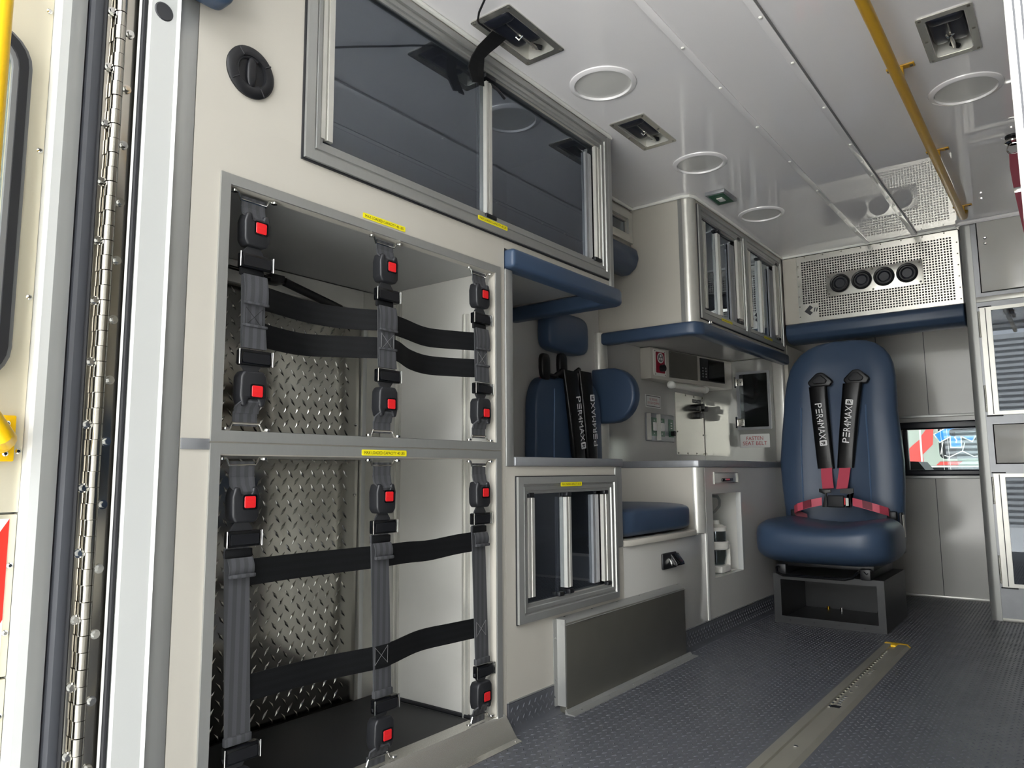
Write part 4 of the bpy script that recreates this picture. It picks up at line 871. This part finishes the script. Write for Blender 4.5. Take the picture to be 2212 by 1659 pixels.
# ================================================================== DRIVER CAB BITS AND NEIGHBOURING AMBULANCE
rm = thing('rear_view_mirror', 'black rear view mirror in the driver cab seen through the pass-through window', 'mirror', (0.62, 5.5, 0.86))
MB().cushion((0.635, 5.5, 0.895), (0.085, 0.018, 0.026), 0.5, 0.5, 28, 14).build('housing', 'black', rm)
MB().tube([(0.66, 5.51, 0.91), (0.70, 5.53, 0.925), (0.80, 5.56, 0.932)], 0.006, 8).build('arm', 'black', rm)
tag(MB().prism([(-0.6, 0.4), (1.7, 0.4), (1.7, 0.655), (0.438, 0.655), (0.40, 0.71), (0.22, 0.72), (-0.6, 0.72)], 'y', 5.25, 5.6).build('dashboard', 'black'), 'black dashboard top in the driver cab behind the pass-through window', 'dashboard')
cab = tag(MB().box((-0.6, 4.55, -0.3), (1.8, 5.6, 0.35)).box((-0.62, 4.6, 1.25), (1.8, 5.7, 1.32)).box((-0.7, 4.6, -0.3), (-0.62, 5.7, 1.32)).build('driver_cab', 'dark_grey'), 'dark driver cab shell beyond the bulkhead window', 'vehicle cab')
AY = 8.0
am = thing('ambulance', 'grey ambulance with red stripes and blue star parked outside, seen through the window', 'ambulance', (0.3, AY+0.3, -0.75))
MB().box((-4.0, AY, -0.35), (3.0, AY+2.2, 2.3), 0.05, 3).build('body', 'amb_grey', am)
def decal(poly, d, name, m): return MB().prism(poly, 'y', AY-d, AY-d+0.0015).build(name, m, am)
decal([(-0.25, 0.62), (-0.25, 0.70), (-0.06, 0.89), (0.016, 0.955), (0.029, 0.72), (-0.06, 0.70), (-0.12, 0.73)], 0.003, 'red_stripe', 'amb_red')
decal([(0.022, 0.80), (0.114, 0.895), (0.132, 1.08), (0.08, 1.06), (0.022, 0.98)], 0.003, 'red_stripe', 'amb_red')
decal([(0.130, 0.700), (0.165, 0.733), (0.345, 0.733), (0.31, 0.700)], 0.003, 'red_stripe', 'amb_red')
B((0.006, AY-0.012, 0.68), (0.022, AY-0.002, 1.4), 0.003).build('door_rail', 'white_bright', am)
B((0.04, AY-0.012, 0.680), (1.2, AY-0.002, 0.694), 0.003).build('body_rail', 'white_bright', am)
B((-1.2, AY-0.01, 0.10), (1.2, AY-0.001, 0.678), 0.003).build('lower_skirt', 'black', am)
wn = MB().prism(rrect(0.162, 0.755, 0.9, 1.45, 0.05, 5), 'y', AY-0.006, AY-0.002).build('side_window', 'dark_grey', am)
ringplate(MB(), rrect(0.150, 0.743, 0.912, 1.462, 0.06), rrect(0.164, 0.757, 0.898, 1.448, 0.05), 'y', AY-0.010, AY-0.0022).build('window_seal', 'amb_grey', am)
SCX, SCZ, SR, SW = 0.305, 1.04, 0.172, 0.078
for k in range(6):
    a = math.radians(90+60*k); d = Vector((math.cos(a), math.sin(a))); n_ = Vector((-d.y, d.x)); c0 = Vector((SCX, SCZ))
    for nm, mm, e, yy in (('star_outline', 'white_bright', 0.010, 0.008), ('star_arm', 'amb_blue', 0.0, 0.010)):
        q = [c0+n_*(SW/2+e), c0+n_*(SW/2+e)+d*(SR+e), c0-n_*(SW/2+e)+d*(SR+e), c0-n_*(SW/2+e)]
        decal([(p.x, p.y) for p in q], yy+0.0001*k, nm, mm)
MB().tube([(SCX, AY-0.0125, 0.905), (SCX+0.008, AY-0.0125, 0.93), (SCX-0.006, AY-0.0125, 0.955), (SCX+0.008, AY-0.0125, 0.98), (SCX, AY-0.0125, 1.01)], 0.006, 6).build('serpent_mark', 'white_bright', am)
mb = MB()
for path in ([(0.205, 0.79), (0.245, 0.775), (0.352, 0.828), (0.375, 0.905)], [(0.352, 0.828), (0.44, 0.775), (0.52, 0.79)], [(0.245, 0.775), (0.235, 0.745)], [(0.20, 0.918), (0.175, 0.80)]):
    mb.tube([(p[0], AY-0.009, p[1]) for p in path], 0.0045, 6)
mb.build('emblem_outline', 'white_bright', am)
for x in (0.225, 0.275): MB().tube([(x-0.01, AY-0.3, 1.3), (x, AY-0.3, 0.9), (x+0.008, AY-0.3, 0.62)], 0.0014, 6).build('antenna_wire', 'label_white', am)
# corrugated building across the yard behind the photographer
bd = thing('metal_building', 'grey corrugated metal building across the yard behind the vehicle', 'building', (0.5, -14, -0.75))
mb = MB()
for k in range(34): mb.box((-16, -14.0, -0.75+k*0.14), (18, -13.9, -0.75+k*0.14+0.07))
mb.box((-16, -14.4, -0.75), (18, -13.98, 4.0)).build('corrugated_wall', 'corrugated', bd)

# ================================================================== CAPTAIN CHAIR
chr_ = thing('captain_chair', 'dark blue high-backed vinyl chair with red harness facing the rear', 'chair', (0.307, 3.58, 0.0))
bs = MB().holed('y', 3.36, 3.366, [0.084, 0.532], [0.0, 0.210], [(0.115, 0.030, 0.503, 0.186)])
bs.box((0.084, 3.3665, 0.0), (0.090, 3.808, 0.210)).box((0.526, 3.3665, 0.0), (0.532, 3.808, 0.210)).box((0.0905, 3.3665, 0.2045), (0.5255, 3.808, 0.210)).box((0.0905, 3.802, 0.0), (0.5255, 3.808, 0.204)).box((0.0905, 3.3665, 0.0), (0.5255, 3.802, 0.005))
bo = bs.build('pedestal', 'base_metal', chr_)
for x in (0.15, 0.25, 0.35, 0.45):
    mb = MB(); mb.cyl((x, 3.3598, 0.014), (x, 3.3585, 0.014), 0.0035, 10); mb.build('bolt_hole', 'black', bo)
for x, m in ((0.20, 'brass'), (0.26, 'chrome'), (0.42, 'chrome'), (0.47, 'chrome')):
    mb = MB(); mb.cyl((x, 3.78, 0.005), (x, 3.78, 0.017), 0.007, 12); mb.build('floor_bolt', m, bo)
for x in (0.13, 0.47): MB().box((x-0.02, 3.33, 0.2105), (x+0.02, 3.78, 0.255), 0.004).build('slide_rail', 'black', chr_)
MB().box((0.11, 3.36, 0.245), (0.50, 3.72, 0.272), 0.006).build('seat_pan', 'black', chr_)
MB().tube([(0.135, 3.40, 0.245), (0.118, 3.31, 0.240), (0.125, 3.292, 0.222), (0.15, 3.285, 0.214), (0.40, 3.285, 0.214), (0.43, 3.292, 0.222), (0.445, 3.31, 0.240), (0.44, 3.40, 0.245)], 0.006, 10).build('release_bar', 'black_gloss', chr_)
MB().tube([(0.46, 3.335, 0.25), (0.475, 3.33, 0.235), (0.49, 3.34, 0.25)], 0.004, 6).build('spring_clip', 'chrome', chr_)
def seatfn(p):
    z = p[2]
    if z > 0: z *= 1.06-0.36*max(0, 1-(p[0]/0.8)**2)
    bulge = 1.0
    y = p[1]
    if y < 0 and p[2] < 0: y *= 1-0.20*p[2]*p[2]
    return (p[0]*(1-0.05*max(0, y)), y, z)
MB().cushion((0.310, 3.475, 0.358), (0.278, 0.27, 0.100), 0.52, 0.42, 56, 28, seatfn).build('seat', 'blue_vinyl', chr_, 70)
# backrest loft: z, centre x, half width, front y, thickness
secs = [(0.27, 0.285, 0.235, 3.715, 0.10), (0.34, 0.285, 0.262, 3.71, 0.115), (0.45, 0.283, 0.266, 3.705, 0.12), (0.58, 0.281, 0.276, 3.71, 0.125), (0.70, 0.279, 0.281, 3.715, 0.13), (0.82, 0.280, 0.272, 3.725, 0.125), (0.93, 0.282, 0.262, 3.735, 0.12),
        (1.03, 0.286, 0.258, 3.75, 0.115), (1.10, 0.290, 0.252, 3.76, 0.11), (1.16, 0.294, 0.240, 3.77, 0.105), (1.20, 0.298, 0.222, 3.778, 0.10), (1.235, 0.302, 0.196, 3.786, 0.09), (1.262, 0.307, 0.16, 3.794, 0.075), (1.280, 0.310, 0.115, 3.80, 0.055), (1.288, 0.312, 0.05, 3.808, 0.03)]
R = []
for z, cx, hw, yf, th in secs:
    ring = []
    for i in range(48):
        t = 2*math.pi*i/48; c_, s_ = math.cos(t), math.sin(t)
        u = math.copysign(abs(c_)**0.55, c_); w = math.copysign(abs(s_)**0.55, s_)
        dish = 0.020*(1-min(1, abs(u)/0.62)**2)*max(0, -w) * (1 if z < 1.15 else 0.4)
        ring.append((cx+0.012+hw*0.985*u, yf+th/2+th/2*w+dish, z))
    R.append(ring)
MB().loft(R).build('backrest', 'blue_vinyl', chr_, 70)
for x0, x1 in ((0.135, 0.130), (0.428, 0.432)):
    MB().tube([(x0, 3.742, 0.965), (x0, 3.734, 0.90), (x1, 3.724, 0.75), (x1, 3.716, 0.60), (x1, 3.712, 0.50)], 0.0042, 6).build('piping', 'blue_seam', chr_)
# plastic side cover and bracket at the right of the seat
MB().box((0.545, 3.69, 0.29), (0.556, 3.76, 0.47), 0.004).build('side_bracket', 'black', chr_); MB().box((0.557, 3.70, 0.36), (0.561, 3.735, 0.46), 0.002).build('hinge_cover', 'white_plastic', chr_)
# harness
for cx, cz in ((0.231, 1.098), (0.395, 1.100)):
    tri = [(cx-0.06, cz-0.012), (cx-0.05, cz+0.0), (cx-0.014, cz+0.034), (cx+0.014, cz+0.034), (cx+0.05, cz+0.0), (cx+0.06, cz-0.012), (cx+0.045, cz-0.036), (cx-0.045, cz-0.036)]
    an = MB().prism(tri, 'y', 3.733, 3.765, 0.008, 3).build('belt_anchor', 'black', chr_)
    MB().prism([(cx+(x-cx)*0.58, cz+(z-cz)*0.62) for x, z in tri], 'y', 3.722, 3.734, 0.005, 3).build('anchor_boss', 'black_rubber', an)
q1 = hpad(chr_, 0.182, 0.266, 0.203, 0.280, 1.062, 0.668, 3.722, 0.020, 'y')
q2 = hpad(chr_, 0.338, 0.424, 0.290, 0.366, 1.068, 0.670, 3.722, 0.020, 'y')
logo(q1, (0.2335, 3.7005, 0.885), (0.045, 0, -0.6), (0.6, 0, 0.045), 0.0305); logo(q2, (0.3530, 3.7005, 0.882), (0.085, 0, 0.60), (-0.60, 0, 0.085), 0.0305)
for pth in ([(0.243, 3.72, 0.68), (0.250, 3.69, 0.63), (0.262, 3.655, 0.575)], [(0.327, 3.72, 0.68), (0.325, 3.69, 0.63), (0.322, 3.655, 0.575)]):
    MB().ribbon(pth, (0.050, 0.0, 0.004), 0.003).build('shoulder_strap', 'red_web', chr_)
for sx, x0, x1 in ((-1, 0.245, 0.108), (1, 0.378, 0.513)):
    MB().ribbon([(x0, 3.60, 0.518), ((x0*0.6+x1*0.4), 3.585, 0.506), (x1*0.8+x0*0.2, 3.60, 0.488), (x1, 3.64, 0.475), (x1-0.006*sx, 3.70, 0.465)], [(0, 0, 0.036)]*5, 0.003).build('lap_strap', 'red_web', chr_)
    MB().ribbon([(x0*0.68+x1*0.32, 3.5835, 0.510), (x0*0.40+x1*0.60, 3.590, 0.498)], (0, 0, 0.034), 0.004).build('stitched_patch', 'dark_red_web', chr_)
MB().ribbon([(0.108, 3.645, 0.465), (0.13, 3.655, 0.452), (0.16, 3.66, 0.44)], (0, 0, 0.03), 0.003).build('lap_strap', 'dark_red_web', chr_)
hb_ = MB().box((0.272, 3.585, 0.492), (0.344, 3.615, 0.546), 0.006, 3).build('harness_buckle', 'black_rubber', chr_)
for sx, xc in ((-1, 0.258), (1, 0.360)):
    MB().prism([(xc-0.012, 0.492), (xc+0.010, 0.492), (xc+0.010, 0.555), (xc+0.03*(-sx), 0.558), (xc+0.03*(-sx), 0.572), (xc+0.022*sx, 0.576), (xc+0.022*sx, 0.560), (xc-0.004*sx, 0.55)], 'y', 3.594, 3.606, 0.002).build('latch_hook', 'black', hb_)
B((0.344, 3.59, 0.505), (0.349, 3.61, 0.535)).build('latch_tab', 'red_button', hb_); B((0.350, 3.592, 0.500), (0.362, 3.606, 0.535)).build('latch_tab', 'chrome', hb_)
for x, z in ((0.10, 0.455), (0.52, 0.455)): MB().box((x-0.02, 3.665, z-0.02), (x+0.02, 3.70, z+0.02), 0.006).build('belt_bracket', 'black', chr_)

# ================================================================== FRONT RIGHT CABINET
fc = thing('corner_cabinet', 'tall grey corner cabinet with glass doors at the right of the bulkhead window', 'cabinet', (1.25, 4.2, 0))
XR = 1.735
MB().holed('y', 3.941, 3.96, [0.883, XR], [0.0, 1.80], [(0.905, 1.462, 1.42, 1.800), (0.938, 0.905, 1.40, 1.388), (0.906, 0.682, 1.42, 0.860), (0.938, 0.152, 1.40, 0.634)]).build('face_panel', 'alum_dark', fc)
MB().prism([(0.8385, 4.458), (0.8385, 3.965), (0.842, 3.950), (0.852, 3.942), (0.865, 3.940), (0.8825, 3.940), (0.8825, 3.961), (0.858, 3.968), (0.858, 4.458)], 'z', 0.0, 1.80).build('corner_post', 'alum', fc)
for z0, z1, y in ((1.463, 1.799, 4.05), (0.64, 1.40, 4.2), (0.1, 0.66, 4.2)):
    pass
MB().box((0.86, 4.35, 0.0), (XR, 4.36, 1.80)).build('back_panel', 'dark_grey', fc)
for z in (0.13, 0.66, 0.885, 1.43): MB().box((0.86, 3.961, z-0.008), (XR, 4.35, z+0.008)).build('inner_shelf', 'dark_grey', fc)
ud = MB().box((0.909, 3.936, 1.466), (1.417, 3.959, 1.797), 0.003).build('upper_door', 'panel_gloss', fc)
for z in (1.716, 1.689): screw(ud, (0.938, 3.9359, z), (0, -1, 0), 0.007, 0.005, 'chrome')
B((0.884, 3.932, 1.419), (XR, 3.9405, 1.443), 0.002).build('rail_strip', 'alum_bright', fc)
MB().box((0.910, 3.937, 0.686), (1.416, 3.959, 0.857), 0.003).build('middle_panel', 'panel_gloss', fc)
for z0, z1 in ((0.901, 1.392), (0.147, 0.640)):
    gd = ringplate(MB(), [(0.894, z0), (1.42, z0), (1.42, z1), (0.894, z1)], [(0.937, z0+0.016), (1.40, z0+0.016), (1.40, z1-0.016), (0.937, z1-0.016)], 'y', 3.928, 3.9405).build('glass_door', 'alum_bright', fc)
    B((0.914, 3.9265, z0+0.004), (0.9175, 3.9282, z1-0.004)).build('groove', 'dark_grey', gd)
    B((0.9375, 3.932, z0+0.0165), (1.3995, 3.936, z1-0.0165)).build('pane', 'tinted_glass', gd)
    for zh in (z0+0.075, z1-0.075):
        mb = MB(); mb.cyl((0.889, 3.934, zh-0.06), (0.889, 3.934, zh+0.06), 0.0045, 10); mb.build('hinge', 'steel_brushed', gd)
    B((0.888, 3.930, z0-0.006), (0.95, 3.9405, z0-0.001)).build('door_gasket', 'black_rubber', gd); B((0.888, 3.930, z1+0.001), (0.94, 3.9405, z1+0.006)).build('door_gasket', 'black_rubber', gd)
B((0.884, 3.932, 0.0), (XR, 3.9405, 0.014), 0.002).build('kick_strip', 'alum_bright', fc)
struct(MB().tube([(0.838, 3.99, 1.800), (0.834, 3.95, 1.800), (0.845, 3.930, 1.800), (0.87, 3.926, 1.800), (1.735, 3.926, 1.800)], 0.010, 8).build('trim_8', 'ceiling_white'))

# ================================================================== CEILING FITTINGS
rc = thing('ceiling_raceway', 'flat white ceiling raceway panel with screwed edge strips running lengthwise', 'ceiling panel', (0.54, 2.3, 1.80))
B((0.427, 0.62, 1.8045), (0.656, 3.98, 1.8098)).build('cover_panel', 'ceiling_white', rc)
B((0.425, 0.62, 1.8005), (0.446, 3.98, 1.8044), 0.001).build('edge_strip', 'ceiling_white', rc); B((0.636, 0.62, 1.8005), (0.657, 3.98, 1.8044), 0.001).build('edge_strip', 'ceiling_white', rc)
B((0.6575, 0.62, 1.802), (0.660, 3.98, 1.8098)).build('dark_gap', 'grey_plastic', rc)
for x, ys in ((0.430, (1.776, 2.042, 2.363, 2.714, 3.076, 3.275, 3.41, 3.53, 3.73)), (0.648, (1.771, 2.036, 2.362, 2.698, 2.885, 3.044, 3.352, 3.465, 3.624))):
    for y in ys: screw(rc, (x+(0.005 if x < 0.5 else 0), y, 1.8004), (0, 0, -1), 0.005, 0.004, 'white_bright')
def dome(x, y, label):
    t = thing('ceiling_light', label, 'light', (x, y, 1.8), 'round recessed ceiling lights')
    MB().lathe([(0.100, 0.0), (0.099, -0.003), (0.092, -0.006), (0.085, -0.007), (0.083, -0.003), (0.083, 0.0)], (x, y, 1.8098), 'z', 48).build('trim_ring', 'ceiling_white', t)
    MB().lathe([(0.0825, -0.0008), (0.06, -0.0012), (0.0005, -0.0012)], (x, y, 1.8098), 'z', 48).build('lens', 'lens', t)
dome(0.160, 1.820, 'round white ceiling light nearest the rear, between the two left strap hooks')
dome(0.157, 2.540, 'round ceiling light between the strap hook and the green switch box')
dome(0.150, 3.237, 'round ceiling light farthest forward, above the twin cabinet')
dome(1.015, 2.530, 'round ceiling light to the right of the yellow rail')
def hook(x, y, label):
    t = thing('strap_hook', label, 'hook', (x+0.0635, y+0.126, 1.78), 'recessed ceiling strap hooks')
    ringplate(MB(), rrect(x, y, x+0.127, y+0.252, 0.006), rrect(x+0.018, y+0.020, x+0.109, y+0.232, 0.010), 'z', 1.8065, 1.8096).build('plate', 'steel_brushed', t)
    pn = MB().sweepframe((x+0.018, y+0.020, x+0.109, y+0.232), [(0, 0), (0.010, 0.07), (0.012, 0.07), (0.002, 0)], lambda u, v, h: (u, v, 1.8075+h)); pn.box((x+0.02, y+0.02, 1.877), (x+0.107, y+0.232, 1.879)).build('recess_pan', 'alum_bright', t)
    MB().cushion((x+0.042, y+0.105, 1.828), (0.020, 0.075, 0.020), 0.5, 0.4, 20, 12).build('rubber_pad', 'navy_plastic', t); MB().cushion((x+0.085, y+0.100, 1.828), (0.020, 0.082, 0.020), 0.5, 0.4, 20, 12).build('rubber_pad', 'navy_plastic', t)
    MB().cushion((x+0.063, y+0.040, 1.825), (0.042, 0.022, 0.022), 0.5, 0.4, 20, 12).build('pivot_block', 'navy_plastic', t)
    MB().tube([(x+0.064, y+0.06, 1.822), (x+0.064, y+0.14, 1.816), (x+0.066, y+0.205, 1.812), (x+0.066, y+0.215, 1.818)], 0.005, 10).build('hook_rod', 'steel_brushed', t)
    MB().cyl((x+0.060, y+0.195, 1.818), (x+0.075, y+0.215, 1.815), 0.007, 10).build('rod_tip', 'black', t)
    MB().tube([(x+0.052, y+0.12, 1.815), (x+0.058, y+0.135, 1.805), (x+0.075, y+0.13, 1.812), (x+0.08, y+0.15, 1.82)], 0.0035, 8).build('spring', 'chrome', t)
    for dx, dy in ((0.009, 0.010), (0.118, 0.010), (0.009, 0.126), (0.118, 0.126), (0.009, 0.242), (0.118, 0.242)):
        screw(t, (x+dx, y+dy, 1.8064), (0, 0, -1), 0.0042, 0.002, 'steel_dark')
    return t
hook(0.045, 1.345, 'recessed steel strap hook nearest the rear with a black strap hanging from it')
hook(0.045, 2.055, 'recessed steel strap hook between two round ceiling lights')
hook(0.953, 2.044, 'recessed steel strap hook at the right beyond the yellow rail')
st = thing('hanging_strap', 'black strap and cord hanging from the ceiling hook in front of the dark glass', 'strap', (0.06, 1.40, 1.67))
MB().ribbon([(0.075, 1.430, 1.8055), (0.066, 1.415, 1.785), (0.052, 1.392, 1.755), (0.040, 1.378, 1.728), (0.032, 1.372, 1.70), (0.028, 1.392, 1.672)], [(0.006, 0.050, 0.0), (0.006, 0.048, 0.0), (0.004, 0.040, -0.004), (0.003, 0.034, 0), (0.002, 0.034, 0.004), (0, 0.03, 0.01)], 0.004).build('strap', 'web_horizontal', st)
MB().ribbon([(0.052, 1.402, 1.77), (0.044, 1.392, 1.74), (0.035, 1.398, 1.70), (0.028, 1.41, 1.672)], (0.002, 0.022, 0.004), 0.004).build('strap_tail', 'web_horizontal', st)
MB().tube([(0.072, 1.395, 1.800), (0.075, 1.345, 1.797), (0.085, 1.33, 1.792), (0.11, 1.305, 1.790), (0.16, 1.27, 1.790), (0.24, 1.22, 1.795), (0.30, 1.19, 1.80)], 0.0028, 8).build('cord', 'black', st)
gb = thing('ceiling_switch', 'small square grey switch box with green face and white rocker on the ceiling', 'switch', (0.094, 2.90, 1.79))
MB().box((0.053, 2.832, 1.794), (0.136, 2.975, 1.8098), 0.002).build('box', 'alum_dark', gb); B((0.062, 2.845, 1.7925), (0.127, 2.962, 1.7938)).build('green_face', 'pcb_green', gb)
MB().box((0.082, 2.880, 1.788), (0.108, 2.925, 1.7924), 0.002).build('rocker', 'label_white', gb)
yr = thing('ceiling_rail', 'long yellow tubular grab rail bracketed to the ceiling', 'grab rail', (0.882, 2.3, 1.73))
MB().tube([(0.882, 0.85, 1.752), (0.882, 2.0, 1.752), (0.882, 3.60, 1.752), (0.882, 3.68, 1.757), (0.882, 3.73, 1.773), (0.882, 3.76, 1.795), (0.882, 3.77, 1.8095)], 0.0145, 16).build('tube', 'yellow_paint', yr)
for y in (1.45, 2.268, 2.970, 3.688):
    br = MB().box((0.846, y-0.012, 1.8055), (0.918, y+0.012, 1.8096), 0.001); br.box((0.874, y-0.010, 1.760), (0.890, y+0.010, 1.8056), 0.002).build('bracket', 'yellow_paint', yr)
    for x in (0.852, 0.910): screw(yr, (x, y, 1.8054), (0, 0, -1), 0.005, 0.003, 'steel_dark')
rs = thing('red_strap', 'dark red strap hanging from a chrome ring at the upper right ceiling', 'strap', (1.11, 3.0, 1.5))
MB().cyl((1.107, 3.0, 1.8095), (1.107, 3.0, 1.802), 0.024, 20).build('socket', 'black', rs)
MB().lathe([(0.022, 0), (0.026, -0.004), (0.026, -0.010), (0.018, -0.014), (0.018, 0)], (1.107, 3.0, 1.795), 'z', 24).build('collar', 'chrome', rs)
MB().tube([(1.107+0.020*math.cos(a), 3.0, 1.764+0.020*math.sin(a)) for a in [2*math.pi*k/20 for k in range(21)]], 0.0025, 8).build('ring', 'chrome', rs)
MB().ribbon([(1.108, 3.0, 1.748), (1.110, 3.0, 1.70), (1.116, 3.0, 1.62), (1.124, 3.0, 1.54), (1.135, 3.0, 1.44)], [(0.032, 0, 0), (0.040, 0, 0), (0.040, 0, 0), (0.040, 0, 0), (0.040, 0, 0)], 0.004).build('webbing', 'dark_red_web', rs)
MB().box((1.096, 2.992, 1.603), (1.140, 2.998, 1.622), 0.002).build('slide_clip', 'chrome', rs)

# ================================================================== FLOOR TRACK
ft = thing('floor_track', 'flat steel cot mounting track with yellow end set into the dark floor', 'floor track', (0.604, 2.2, 0))
MB().prism([(0.559, 0.0), (0.563, 0.009), (0.588, 0.010), (0.590, 0.005), (0.607, 0.005), (0.609, 0.010), (0.638, 0.010), (0.648, 0.0)], 'y', 0.75, 3.150).build('track_plate', 'track_steel', ft)
MB().prism([(0.559, 0.0), (0.563, 0.0105), (0.638, 0.0105), (0.648, 0.0)], 'y', 3.150, 3.168).build('end_cap', 'yellow_bright', ft)
MB().prism([(0.590, 3.11), (0.608, 3.11), (0.612, 3.15), (0.586, 3.15)], 'z', 0.0051, 0.0125, 0.002).build('end_wedge', 'yellow_bright', ft)
for y in (1.86, 2.255, 2.275, 2.295, 2.315, 2.335, 2.40, 2.47, 2.62, 2.64, 2.66, 2.68, 2.70):
    MB().prism([(0.610, y), (0.620, y+0.002), (0.621, y+0.008), (0.610, y+0.010)], 'z', 0.0101, 0.0125, 0.001, 1).build('locking_tooth', 'chrome', ft)
for k in range(26):
    MB().box((0.5915, 2.24+k*0.031, 0.0051), (0.5965, 2.256+k*0.031, 0.0068)).build('notch', 'steel_mirror', ft)
B((0.600, 2.225, 0.0102), (0.625, 2.248, 0.0108)).build('slot', 'black', ft)
# blue cushion edge peeking in over the rear jamb
tag(MB().cushion((0.036, 0.640, 1.562), (0.028, 0.046, 0.066), 0.4, 0.4, 24, 16).build('header_pad', 'blue_vinyl', None, 60), 'blue padded block over the rear door opening at the top', 'padding')

# ================================================================== SQUAD BENCH ALONG THE RIGHT WALL (beyond the frame, mirrored in the dark glass)
sq = thing('squad_bench', 'long grey bench with blue cushion along the right wall', 'bench', (1.5, 1.9, 0))
MB().box((1.30, 0.80, 0.0), (1.739, 3.0, 0.38), 0.01).build('bench_box', 'panel_gloss', sq)
MB().box((1.28, 0.80, 0.381), (1.739, 3.0, 0.46), 0.03, 3).build('cushion', 'blue_vinyl', sq)
MB().box((1.66, 0.80, 0.50), (1.739, 3.0, 0.86), 0.03, 3).build('backrest', 'blue_vinyl', sq)
